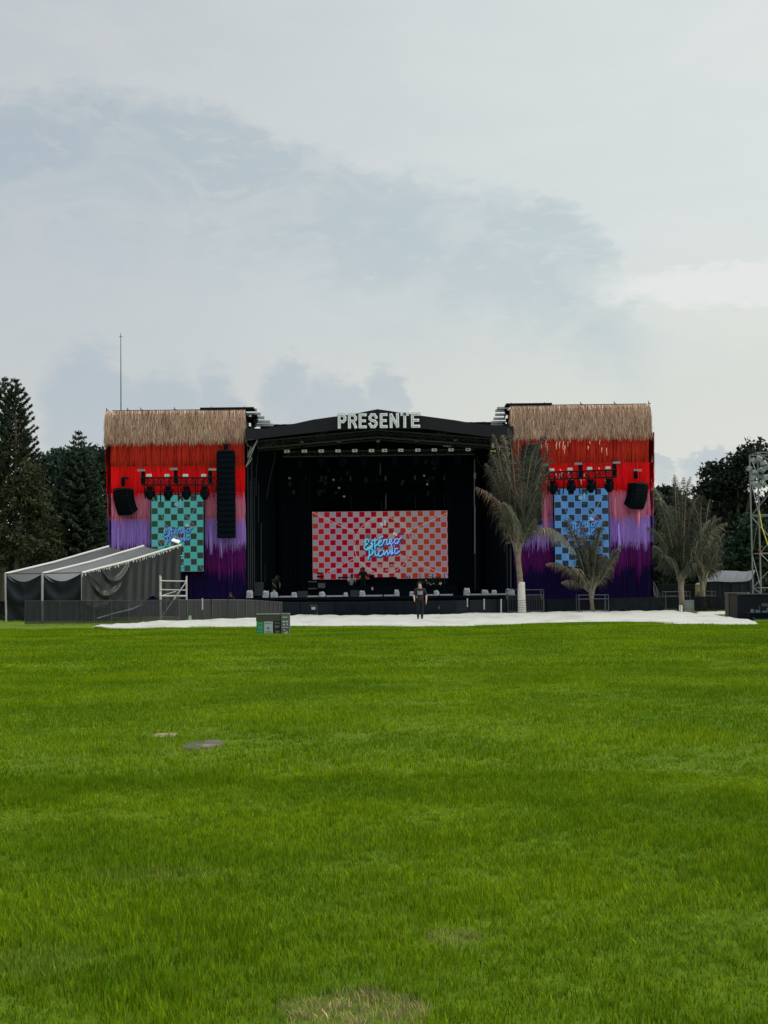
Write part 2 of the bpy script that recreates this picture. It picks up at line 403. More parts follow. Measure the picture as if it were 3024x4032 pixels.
RED1, RED2, PINK, LAV, PUR, NAV = (.60, .040, .020), (1.0, .012, .014), (.80, .24, .40), (.42, .25, .78), (.11, .010, .13), (.012, .006, .058)  # top band's dark red has the shade under the thatch put into it
tower(-1, 443, 966, 1617, [('dark_red_fringe', 1722, 1845, RED1, (.36, .015, .010), .30), ('bright_red_fringe', 1835, 1955, RED2, (.85, .010, .010), .35),
      ('pink_fringe', 1940, 2050, PINK, (.70, .18, .31), .45), ('lavender_fringe', 2040, 2155, LAV, (.36, .20, .66), .6),
      ('purple_fringe', 2145, 2258, PUR, (.13, .012, .13), .4), ('navy_fringe', 2240, 2440, NAV, (.014, .006, .055), .1)], 1756,
      'tassel-covered tower with straw thatch top and teal checkered screen, beside the grey tent', '')
tower(1, 2022, 2556, 1596, [('dark_red_fringe', 1704, 1835, RED1, (.36, .012, .014), .35), ('bright_red_fringe', 1822, 1945, RED2, (.85, .006, .02), .35),
      ('pink_fringe', 1930, 2040, PINK, (.70, .19, .34), .45), ('lavender_fringe', 2030, 2145, LAV, (.36, .20, .66), .6),
      ('purple_fringe', 2135, 2245, PUR, (.13, .012, .13), .4), ('navy_fringe', 2228, 2430, NAV, (.014, .006, .055), .1)], 1738,
      'tassel-covered tower with straw thatch top and blue checkered screen, behind the palm trees', '')

# ------------------------------------------------------------------ stage
SX0, SX1 = P(966, 2100, 90).x, P(2022, 2100, 90).x
DECK = 1.02
def stage():
    xc = (SX0 + SX1) / 2
    root = thing('stage', 'large black festival stage with gabled black roof between two tasselled towers', 'stage', (xc, 89.3, 0))
    MB().box((xc, 95.2, DECK - .08), (SX1 - SX0 - .1, 12.0, .16)).build('deck', M_BLACK, root)
    mb = MB(); n = 90           # skirt cloth with soft folds
    pts = [(lerp(SX0, SX1, i / n), 89.0 + .06 * math.sin(i * 1.7) + R.uniform(-.02, .02)) for i in range(n + 1)]
    for a, b in zip(pts, pts[1:]): mb.quad((a[0], a[1], 0), (b[0], b[1], 0), (b[0], b[1], DECK - .06), (a[0], a[1], DECK - .06))
    mb.build('skirt', M_BLACKCLOTH, root)
    mb = MB(); n = 14            # drooping lip of cloth over the front edge
    for i in range(n):
        a, b = lerp(SX0 + .6, SX1 - .5, i / n), lerp(SX0 + .6, SX1 - .5, (i + 1) / n); za, zb2 = DECK - R.uniform(.10, .2), DECK - R.uniform(.10, .2)
        mb.add([(a, 88.88, DECK), (b, 88.88, DECK), (b, 88.86, zb2), (a, 88.86, za), (a, 89.3, DECK + .01), (b, 89.3, DECK + .01)], [(0, 3, 2, 1), (4, 0, 1, 5)])
    mb.build('front_lip', M_BLACK, root)
    # back wall and pleated side curtains
    def curtain(name, a, b, z0, z1, n, amp, ms=M_BLACKCLOTH):
        mb = MB(); a, b = Vector(a), Vector(b); t = (b - a).normalized(); nn = Vector((-t.y, t.x, 0)); row = []
        for i in range(n + 1):
            p = a.lerp(b, i / n) + nn * (amp * (math.sin(i * 2.1) + .6 * math.sin(i * .83 + 1)) * R.uniform(.5, 1))
            row.append((p, p + nn * amp * R.uniform(-.6, .6)))
        for (p0, q0), (p1, q1) in zip(row, row[1:]):
            mb.quad((p0.x, p0.y, z0), (p1.x, p1.y, z0), (q1.x, q1.y, z1), (q0.x, q0.y, z1))
        return mb.build(name, ms, root, smooth=True)
    curtain('back_curtain', (SX0, 101.4, 0), (SX1, 101.4, 0), 0, 12.4, 110, .10)
    for s, X in ((-1, SX0), (1, SX1)):
        curtain('side_curtain', (X - s * .02, 90.3, 0), (X - s * 2.0, 101.0, 0), DECK, 11.2, 60, .10)
        curtain('wing_curtain', (X - s * 1.55, 96.2, 0), (X - s * 3.6, 96.6, 0), DECK, 9.2, 26, .08)
    # gabled fascia
    top = [(966, 1686), (1010, 1687), (1048, 1687), (1077, 1679), (1115, 1676), (1164, 1667), (1232, 1652), (1302, 1642), (1390, 1631), (1445, 1619), (1486, 1611), (1530, 1617), (1576, 1625), (1655, 1636), (1789, 1654), (1865, 1667), (1930, 1673), (1985, 1677), (2022, 1678)]
    bot = [(966, 1731), (1020, 1727), (1157, 1711), (1320, 1694), (1486, 1688), (1681, 1689), (1800, 1705), (1963, 1725), (2022, 1727)]
    FY = 89.2; xs = sorted(set([a for a, _ in top] + [a for a, _ in bot])); mb = MB()
    for a, b in zip(xs, xs[1:]):
        q = [P(a, curve(top, a), FY), P(b, curve(top, b), FY), P(b, curve(bot, b), FY), P(a, curve(bot, a), FY)]
        fr = [Vector((p.x, FY, p.z)) for p in q]; bk = [Vector((p.x, FY + .14, p.z)) for p in q]
        mb.add(fr + bk, [(3, 2, 1, 0), (4, 5, 6, 7), (2, 3, 7, 6)])
    mb.build('roof_fascia', mat('fascia_cloth', (.016, .016, .021), .8, .4, 1.5, bump=.4, spec=.2, stretch=(1, 1, 3)), root)
    mb = MB()
    for a, b in zip(xs, xs[1:]):
        p, q = P(a, curve(top, a), FY), P(b, curve(top, b), FY)
        mb.add([(p.x, FY, p.z), (q.x, FY, q.z), (q.x, 102, q.z + .0), (p.x, 102, p.z)], [(0, 1, 2, 3)])
        mb.add([(p.x, FY + .13, p.z - .18), (q.x, FY + .13, q.z - .18), (q.x, 102, q.z - .18), (p.x, 102, p.z - .18)], [(3, 2, 1, 0)])
    mb.build('roof_canopy', M_BLACKCLOTH, root)
    # roof trusses rising to the ridge
    for dy, drop in ((90.2, 0), (93.5, -.15), (97, -.2)):
        for X0, Y0, X1, Y1 in ((1015, 1752, 1486, 1707), (1486, 1707, 1985, 1746)):
            a, b = P(X0, Y0, dy), P(X1, Y1, dy); truss_parts((a.x, dy, a.z + drop), (b.x, dy, b.z + drop), .42, 14, .03, M_DARKALU, root)
    # brownish bundled cloth patches under the canopy
    for X, Y, w, h in ((1262, 1712, 42, 30), (1738, 1700, 34, 26), (1060, 1745, 60, 26)):
        q = P(X, Y, 90.9); mb = MB()
        for k in range(9):
            mb.box((q.x + R.uniform(-.5, .5) * w * px(91), 90.9 + R.uniform(-.2, .2), q.z + R.uniform(-.5, .5) * h * px(91)), (R.uniform(.15, .45), .08, R.uniform(.05, .14)), Matrix.Rotation(R.uniform(-.3, .3), 3, 'Y'))
        mb.build('bundled_cloth', mat('bundled_cloth', (.075, .055, .045), .9, .4, 6), root, kind='stuff')
    # stacked roof ends beside the towers
    for i, (Xe, Y) in enumerate(((1012, 1615), (1026, 1630), (1040, 1644), (1062, 1659), (1073, 1671))):
        b = P(Xe, Y, 91.5); a = P(958 + i * 10, Y, 91.5)
        MB().box(((a.x + b.x) / 2, 91.5 + i * .12, a.z), (b.x - a.x, .3, .15)).build('roof_beam', M_ALU, root)
    for i, (Xe, Y) in enumerate(((1957, 1607), (1951, 1616), (1951, 1631), (1945, 1646), (1938, 1659), (1936, 1667))):
        b = P(Xe, Y, 91.5); a = P(2003 - i * 4, Y, 91.5)
        MB().box(((a.x + b.x) / 2, 91.5 + i * .12, a.z), (a.x - b.x, .3, .13)).build('roof_beam', M_ALU, root)
    # rigging hardware clusters by the towers
    for X0, X1, Y0, Y1 in ((968, 1010, 1640, 1686), (1985, 2016, 1600, 1690)):
        mb = MB()
        for k in range(16):
            p = P(R.uniform(X0, X1), R.uniform(Y0, Y1), 90.6); mb.box(p, (R.uniform(.06, .3), .2, R.uniform(.08, .4)), Matrix.Rotation(R.uniform(-.6, .6), 3, 'Y'))
        mb.build('rigging_cluster', M_BLACKMETAL, root)
    for pts in (((975, 1731), (1014, 1731), (968, 1838)), ((1014, 1731), (975, 1800)), ((972, 1750), (988, 1762), (975, 1790), (992, 1806), (974, 1830))):
        MB().tube([P(a, b, 89.9) for a, b in pts], .035, 5).build('corner_brace', M_ALU, root)
    # thin upright pipes and cables inside the opening
    for X, Ya, Yb, d, r, ms in ((1152, 1978, 2150, 97.5, .045, M_ALU), (1153, 2160, 2328, 97.5, .055, M_ALU), (1869, 1808, 1990, 95, .035, M_ALU), (1870, 1990, 2180, 95, .045, M_ALU), (1872, 2180, 2325, 95, .045, M_DARKALU),
                            (1266, 1875, 1895, 99, .05, M_ALU), (1380, 1876, 1892, 99, .05, M_ALU), (1498, 1824, 1870, 99, .035, M_ALU), (1518, 1874, 1892, 99, .055, M_ALU), (1519, 1945, 2005, 99, .045, M_ALU), (1502, 1975, 2005, 99, .035, M_DARKALU),
                            (1634, 1872, 1890, 99, .06, M_ALU), (1750, 1870, 1890, 99, .05, M_ALU), (1751, 1945, 2000, 99, .035, M_DARKALU), (1266, 1990, 2005, 99, .03, M_DARKALU), (1382, 1950, 2006, 99, .03, M_DARKALU), (1635, 1960, 2003, 99, .03, M_DARKALU),
                            (985, 1893, 2340, 91, .03, M_DARKALU), (1001, 1880, 2330, 91.5, .025, M_DARKALU), (1028, 2060, 2300, 92, .03, M_DARKALU), (1018, 1900, 2060, 92, .02, M_DARKALU), (1870, 1862, 1886, 94.9, .07, M_WHITE),
                            (2010, 2160, 2345, 89.8, .025, M_DARKALU), (1044, 2220, 2290, 93, .02, M_DARKALU)):
        MB().tube([P(X, Ya, d), P(X + R.uniform(-1, 1), Yb, d)], r, 5).build('pipe', ms, root)
    for pts in (((1876, 1795), (1890, 1830), (1915, 1855), (1945, 1862)), ((1062, 1735), (1085, 1790), (1060, 1900), (1050, 1960)), ((1020, 1745), (1010, 1840), (1008, 1950))):
        q = [P(a, b, 91) for a, b in pts]; MB().tube(q, .02, 4).build('cable', M_DARKALU, root)
    # faint dark lamps and motors hanging deep in the roof
    mb = MB()
    for k in range(60):
        X, Y = R.choice(((R.uniform(1130, 1165), R.uniform(1840, 2000)), (R.uniform(1250, 1370), R.uniform(1800, 1960)), (R.uniform(1650, 1720), R.uniform(1810, 1960)), (R.uniform(1825, 1862), R.uniform(1860, 1960)), (R.uniform(1180, 1850), R.uniform(1880, 1900))))
        mb.box(P(X, Y, R.uniform(96, 99)), (R.uniform(.06, .2), .2, R.uniform(.1, .35)), Matrix.Rotation(R.uniform(-.5, .5), 3, 'Y'))
    mb.build('hanging_gear', mat('hanging_gear', (.016, .02, .024), .6, .6, 4, spec=.4), root, kind='stuff')
    for X, Y in ((1313, 1889), (1335, 1921), (1355, 1955), (1140, 1882), (1670, 1873), (1682, 1907)):
        MB().box(P(X, Y, 95.5), (.12, .1, .1), Matrix.Rotation(.4, 3, 'Y')).build('chain_hoist', M_ALU, root)
    for s, Y in ((1, 1897), (1, 1955)):
        a, b = P(1180, Y, 98.4), P(1850, Y - 6, 98.4); MB().tube([a, b], .03, 5).build('rear_bar', M_BLACKMETAL, root)
    # risers
    for X0, X1, Yt, d0, d1 in ((1218, 1800, 2285, 98.2, 95.6), (1455, 1562, 2273, 96.4, 95.4), (1195, 1800, 2309, 95.4, 92.6)):
        a, b = P(X0, Yt, d1), P(X1, Yt, d1); MB().box(((a.x + b.x) / 2, (d0 + d1) / 2, (a.z + DECK) / 2), (b.x - a.x, abs(d0 - d1), a.z - DECK)).build('riser', M_BLACK, root)
stage()

# ------------------------------------------------------------------ letters PRESENTE
def sign():
    root = thing('letter_sign', 'white outlined block letters reading PRESENTE mounted on the black stage roof gable', 'sign', P(1490, 1690, 88.9))
    # strokes on a unit cell 0..1 x 0..1
    GL = {'P': [[(0, 0), (0, 1), (.72, 1), (1, .8), (1, .62), (.72, .45), (0, .45)]],
          'R': [[(0, 0), (0, 1), (.72, 1), (1, .8), (1, .64), (.72, .48), (0, .48)], [(.62, .48), (1, .0)]],
          'E': [[(1, 1), (0, 1), (0, 0), (1, 0)], [(0, .5), (.85, .5)]],
          'S': [[(1, .78), (.75, 1), (.25, 1), (0, .8), (0, .66), (.25, .52), (.75, .48), (1, .34), (1, .2), (.75, 0), (.25, 0), (0, .22)]],
          'N': [[(0, 0), (0, 1), (1, 0), (1, 1)]], 'T': [[(0, 1), (1, 1)], [(.5, 1), (.5, 0)]]}
    cells = [('P', 1329, 1365), ('R', 1369, 1407), ('E', 1411, 1445), ('S', 1450, 1488), ('E', 1494, 1527), ('N', 1533, 1572), ('T', 1576, 1611), ('E', 1617, 1655)]
    def ribbon(mb, pts, w, y0, y1):
        for k, (a, b) in enumerate(zip(pts, pts[1:])):
            a, b = Vector(a), Vector(b); t = (b - a).normalized(); n = Vector((-t.y, t.x)) * w / 2
            e0 = w * .5 if k == 0 else w * .32; e1 = w * .5 if k == len(pts) - 2 else w * .32
            yy = (k % 2) * .002
            mb.prism([tuple(a - t * e0 + n), tuple(b + t * e1 + n), tuple(b + t * e1 - n), tuple(a - t * e0 - n)], y0 - yy, y1 + yy)
    halo = mat('letter_case', (.055, .085, .065), .6, .2, 5); face = mat('letter_face', (.86, .88, .90), .45, .08, 4); tube = mat('letter_inner_line', (.30, .31, .34), .4, .1, 8)
    s = px(88.7)
    for ch, X0, X1 in cells:
        Xm = (X0 + X1) / 2; Yt = 1628.5 - (Xm - 1329) * .0122; Yb = 1690 - (Xm - 1329) * .0122
        a, b = P(X0, Yb, 88.7), P(X1, Yt, 88.7); w = 10.6 * s; m = w / 2 + 1.8 * s
        f = lambda p: (lerp(a.x + m, b.x - m, p[0]), lerp(a.z + m, b.z - m, p[1]))
        m1, m2, m3 = MB(), MB(), MB()
        for st in GL[ch]:
            q = [f(p) for p in st]; ribbon(m1, q, w + 3.4 * s, 88.62, 88.95); ribbon(m2, q, w, 88.56, 88.64); ribbon(m3, q, 2.0 * s, 88.54, 88.57)
        o = m1.build('letter', halo, root); o['label'] = 'block letter ' + ch
        m2.build('letter_face', face, o); m3.build('inner_line', tube, o)
sign()

# ------------------------------------------------------------------ LED screens
TXT = {}
def text_polys(s, x, z, h):
    """text outlines as filled polygons in (x, z)"""
    cu = bpy.data.curves.new('t', 'FONT'); cu.body = s; cu.size = h; cu.align_x = 'CENTER'
    ob = bpy.data.objects.new('t', cu); COL.objects.link(ob)
    me = bpy.data.meshes.new_from_object(ob.evaluated_get(bpy.context.evaluated_depsgraph_get()))
    vs = [(v.co.x + x, v.co.y + z) for v in me.vertices]; fs = [tuple(p.vertices) for p in me.polygons]
    bpy.data.objects.remove(ob); bpy.data.curves.remove(cu); bpy.data.meshes.remove(me)
    return vs, fs
LOGO = [[(205, 755), (235, 700), (290, 680), (325, 710), (310, 765)], [(240, 700), (205, 770), (230, 815), (285, 815), (215, 850), (180, 930), (215, 985), (280, 965), (330, 930), (400, 880), (440, 820), (395, 775), (385, 800), (430, 860), (415, 915), (370, 925)],
        [(508, 655), (498, 790), (500, 960)], [(425, 725), (575, 700)], [(505, 890), (600, 815), (690, 755), (680, 700), (640, 715), (605, 790), (615, 865), (660, 885), (720, 845)], [(640, 655), (735, 600)],
        [(715, 850), (795, 690)], [(780, 700), (870, 690), (850, 790), (870, 850), (930, 800), (1000, 740), (1000, 690), (955, 685), (930, 750), (940, 820), (985, 830), (1050, 780)], [(990, 830), (1005, 910)],
        [(1160, 670), (1105, 690), (1080, 760), (1110, 820), (1170, 815), (1215, 750), (1205, 690), (1160, 670)], [(1200, 700), (1295, 650)],
        [(245, 1000), (330, 955), (420, 975), (450, 1050), (420, 1120), (345, 1165)], [(330, 1000), (335, 1120), (305, 1270)],
        [(500, 1000), (505, 1140), (540, 1180), (600, 1120)], [(680, 1010), (625, 1040), (600, 1120), (625, 1185), (680, 1180), (740, 1110)], [(760, 1000), (770, 1150), (860, 1010), (885, 1150), (965, 1010), (985, 1140), (1050, 1090)],
        [(1000, 870), (1010, 960), (1015, 1100)], [(1180, 960), (1110, 970), (1080, 1050), (1105, 1115), (1160, 1110), (1230, 1040)]]
def led_screen(label, X0, Y0, X1, Y1, d, nx, ny, lightc, darkc, gridc, lg, light_logo, dark_logo, main=False):
    a, b = P(X0, Y1, d), P(X1, Y0, d); W, H = b.x - a.x, b.z - a.z; tw, th = W / nx, H / ny
    root = thing('led_screen', label, 'led screen', ((a.x + b.x) / 2, d, a.z))
    MB().box(((a.x + b.x) / 2, d + .14, (a.z + b.z) / 2), (W + .10, .22, H + .10)).build('cabinet', M_BLACK, root)
    mb = MB(); lin = lambda c: tuple(k * .57 for k in s2l(c))
    S = lambda u, v: (a.x + u * W, b.z - v * H)       # u right, v down
    def rect(x0, z0, x1, z1, y, c, n=1): mb.add([(x0, y, z0), (x1, y, z0), (x1, y, z1), (x0, y, z1)], [(0, 1, 2, 3)], c)
    rect(a.x, a.z, b.x, b.z, d, lin(gridc))
    for j in range(ny):
        for i in range(nx):
            u, v = (i + .5) / nx, (j + .5) / ny; dk = (i + j) % 2 == 0
            c = (darkc if dk else lightc)(u, v); f = 1 + R.uniform(-.05, .05); c = tuple(k * f for k in lin(c)); k = .055 if not dk else .045
            rect(a.x + (i + k) * tw, b.z - (j + 1 - k) * th, a.x + (i + 1 - k) * tw, b.z - (j + k) * th, d - .004, c)
    def ribbon(pts, w, y, c, alpha=None):
        for (p, q) in zip(pts, pts[1:]):
            p, q = Vector(p), Vector(q); t = (q - p); L = t.length
            if L < 1e-6: continue
            t /= L; n = Vector((-t.y, t.x)) * w / 2; e = t * w * .3
            vs = [p - e + n, q + e + n, q + e - n, p - e - n]
            cc = c if not callable(c) else [c(v2) for v2 in vs]
            o = len(mb.v); mb.v.extend([(v2.x, y, v2.y) for v2 in vs]); mb.c.extend(cc if isinstance(cc, list) else [cc] * 4); mb.f.append((o + 3, o + 2, o + 1, o)); mb.mi.append(0)
    lc = lin(lg)
    if main:
        cxy = S(.502, .505); r = 112 * px(d)
        ribbon([(cxy[0] + r * math.cos(t / 24 * math.tau), cxy[1] + r * math.sin(t / 24 * math.tau)) for t in range(25)], .035, d - .008, lc)
        for p in (((0, 0), (.3, .31)), ((.62, .64), (.96, .98)), ((1, 0), (.66, .33)), ((.1, .9), (.29, .7)), ((.335, .74), (.45, .92)), ((.37, .23), (.41, .14))): ribbon([S(*p[0]), S(*p[1])], .035, d - .009, lc)
        ux, uz = S((1410 - X0) / (X1 - X0), (2030 - Y0) / (Y1 - Y0)); k = px(d) * 220 / 1659
    else:
        for p in (((.0, 0), (.14, .17)), ((.14, .17), (.3, .42)), ((.9, .1), (.78, .25)), ((.78, .25), (.6, .45)), ((.64, .26), (.88, .43)), ((.12, .55), (.22, .7)), ((.9, .9), (1, 1)), ((.3, .42), (.62, .68)), ((.45, .6), (.2, .9))): ribbon([S(*p[0]), S(*p[1])], .03, d - .009, lc)
        ux, uz = S(.225, .405); ux -= 175 * .00082 * W / 1.5; k = W * .57 / 1150; ux = S(.225, 0)[0] - 170 * k; uz = S(0, .415)[1] + 600 * k
    T = lambda p, dx=0, dy=0: (ux + (p[0] + dx) * k, uz - (p[1] + dy) * k)
    for st in LOGO: ribbon([T(p, 14, 22) for p in st], 78 * k, d - .014, dark_logo)
    for st in LOGO: ribbon([T(p) for p in st], 33 * k, d - .02, light_logo)
    def blob(cx, cy, rx, ry, c, y, n=9):
        vs = []
        for i in range(n):
            t = i / n * math.tau; f = R.uniform(.75, 1.2); q = T((cx + rx * f * math.cos(t), cy + ry * f * math.sin(t))); vs.append((q[0], y, q[1]))
        mb.add(vs, [tuple(range(n))], c)
    blob(300, 590, 90, 75, lin((90, 100, 125)), d - .011); blob(1285, 530, 100, 55, lin((135, 50, 95)), d - .011)
    blob(1075, 520, 35, 45, lin((190, 215, 225)), d - .012, 6); blob(1135, 545, 40, 50, lin((175, 205, 220)), d - .013, 6)
    blob(195, 1170, 75, 50, lin((160, 60, 80)), d - .011); blob(640, 950, 90, 45, lin((140, 145, 145)), d - .011); blob(820, 915, 90, 30, lin((150, 55, 50)), d - .012); blob(220, 740, 30, 25, lin((170, 210, 215)), d - .021, 7)
    # round dot and bar emblem
    ex, ez, er = (S((1503.5 - X0) / (X1 - X0), (2062.5 - Y0) / (Y1 - Y0)) + (7.6 * px(d),)) if main else (S(.487, .12) + (8.8 * px(d),))
    ec = lin((160, 200, 210)) if main else lin((125, 175, 195))
    mb.add([(ex + er * math.cos(t / 16 * math.tau), d - .012, ez + er * math.sin(t / 16 * math.tau)) for t in range(16)], [tuple(range(16))], ec)
    bx = ex + er * 1.75; ribbon([(bx, ez - er * .55), (bx, ez + er * 1.9)], er * .72, d - .012, lin((190, 205, 210)) if main else ec)
    for s, u, v, h, c in ((('U.C. 2072 . / / MAP', .5, .822, 13, (185, 165, 170)), ('V / / . M', .5, .89, 13, (200, 180, 185)), ('HOY ROJO', .5, .29, 6, (165, 120, 125))) if main else (('11 . 2072 . 9', .62, .905, 12, (120, 160, 165)), ('ARM', .56, .966, 12, (60, 120, 125)), ('HOY ROJO', .51, .20, 7, (60, 110, 110)))):
        q = S(u, v); vs, fs = text_polys(s, q[0], q[1], h * px(d)); mb.add([(x, d - .010, z) for x, z in vs], fs, lin(c))
    mb.build('screen_image', M_LED, root)
    return root
def mixc(a, b, t): return tuple(lerp(p, q, max(0, min(1, t))) for p, q in zip(a, b))
def main_dark(u, v):
    if u > .955 and int(v * 12) % 2: return (165, 22, 30)
    if u < .04: return (158, 55, 38)
    if u < .14: return (165, 28, 32)
    if u < .5: return (152, 14, 38)
    if u < .68: return mixc((150, 22, 36), (158, 50, 36), (u - .5) / .18)
    return mixc((160, 62, 36), (162, 50, 34), (u - .8) * 4)
def grad(p0, l0, p1, l1):
    return lambda v: tuple(l0[i] + (l1[i] - l0[i]) * max(0, min(1, (v.x - p0) / (p1 - p0))) for i in range(3))
ax, bx = P(1430, 2100, 99).x, P(1585, 2100, 99).x
led_screen('wide red and white checkered LED screen at the back of the stage', 1232, 2010, 1781, 2282, 99.0, 24, 12,
           lambda u, v: mixc((142, 136, 152), (158, 152, 143), 1 - abs(u - .52) * 3), main_dark, (178, 142, 146), (200, 168, 166),
           grad(ax, s2l((80, 190, 190)), bx, s2l((135, 150, 225))), s2l((12, 52, 112)), True)
led_screen('tall teal and green checkered LED screen behind the grey tent', 597, 1948, 800, 2252, 89.3, 8, 12,
           lambda u, v: mixc((92, 172, 184), (70, 180, 165), u), lambda u, v: mixc((48, 84, 54), (62, 64, 66), u * 1.1), (98, 170, 162), (120, 150, 140), s2l((95, 130, 178)), s2l((22, 68, 112)))
led_screen('tall blue and grey checkered LED screen behind the palm trees', 2187, 1922, 2394, 2232, 89.3, 8, 12,
           lambda u, v: mixc((82, 132, 196), (92, 148, 206), abs(u - .5) * 2), lambda u, v: mixc((44, 56, 70), (58, 62, 66), u), (96, 152, 200), (130, 170, 200), s2l((84, 132, 180)), s2l((30, 62, 106)))
# ------------------------------------------------------------------ white ground cover
def tarp(name, label, front, back, n, rows, m):
    x0 = front[0][0]; x1 = front[-1][0]; mb = MB(); W = rows + 1
    for i in range(n + 1):
        X = lerp(x0, x1, i / n)
        f, b = G(X, curve(front, X)), G(X, curve(back, X))
        for j in range(W):
            p = f.lerp(b, j / rows); e = min(1, j, rows - j, i, n - i)
            wob = noise.noise(Vector((p.x * .6, p.y * .15, 1))) * .35 if j == 0 else 0
            z = .015 + e * (.03 + .09 * abs(noise.noise(Vector((p.x * .9, p.y * .28, 0)))) +   .05 * abs(noise.noise(Vector((p.x * 3.1, p.y * .7, 5)))))
            mb.v.append((p.x, p.y + wob, z)); mb.c.append((1, 1, 1))
    for i in range(n):
        for j in range(rows): a = i * W + j; mb.f.append((a, a + W, a + W + 1, a + 1)); mb.mi.append(0)
    q = mb.v[0]
    o = mb.build(name, m, smooth=True, loc=(q[0], q[1], 0)); return tag(o, label, 'ground cover')
def tarp_mat():
    m = bpy.data.materials.new('white_tarp'); m.use_nodes = True; g = NT(m.node_tree); out = g.new('ShaderNodeOutputMaterial'); b = g.new('ShaderNodeBsdfPrincipled')
    v = g.new('ShaderNodeTexCoord').outputs['Object']; n1 = g.noise(g.scale(v, (.5, .12, 1)), 1.2, 6, .65); n2 = g.noise(g.scale(v, (1, .2, 1)), 5., 5, .7)
    sp = g.new('ShaderNodeSeparateXYZ'); g.l.new(v, sp.inputs[0])
    seam = g.m('LESS_THAN', g.m('ABSOLUTE', g.m('SUBTRACT', g.m('FRACT', g.m('DIVIDE', g.m('ADD', sp.outputs[1], g.m('MULTIPLY', n1, .5)), 4.2)), .5)), .022)
    c = g.mix(g.ramp(n1, .45, .72), (.53, .52, .465), (.39, .385, .345)); c = g.mix(g.ramp(n2, .55, .75, 0., .5), c, (.38, .375, .33)); c = g.mix(g.m('MULTIPLY', seam, .5), c, (.27, .27, .24))
    g.put(b.inputs['Base Color'], c); b.inputs['Roughness'].default_value = .6; b.inputs['Specular IOR Level'].default_value = .3
    bp = g.new('ShaderNodeBump'); bp.inputs['Strength'].default_value = .5; bp.inputs['Distance'].default_value = .05; g.l.new(n2, bp.inputs['Height']); g.l.new(bp.outputs[0], b.inputs['Normal'])
    g.l.new(b.outputs[0], out.inputs[0]); return m
M_TARP = tarp_mat()
tarp('ground_cover', 'long white protective sheeting laid over the grass before the stage',
     [(364, 2474), (430, 2477), (522, 2477), (640, 2473), (760, 2473), (965, 2470), (1140, 2466), (1300, 2467), (1500, 2467), (1640, 2468), (1818, 2467), (2023, 2460), (2120, 2456), (2275, 2450), (2450, 2448), (2560, 2451), (2623, 2457), (2829, 2460), (2987, 2461)],
     [(364, 2473), (458, 2461), (540, 2458), (590, 2450), (760, 2446), (940, 2439), (1007, 2436), (1142, 2429), (1254, 2425), (1388, 2427), (1500, 2425), (1761, 2423), (1874, 2418), (2030, 2416), (2300, 2411), (2640, 2410), (2700, 2413), (2760, 2422), (2829, 2428), (2898, 2438), (2967, 2452), (2987, 2460)], 210, 26, M_TARP)
tarp('ground_cover', 'short narrow white strip beside the dark brown crate', [(2745, 2420), (2800, 2420), (2874, 2419)], [(2745, 2411), (2800, 2411), (2874, 2409)], 14, 5, M_TARP)

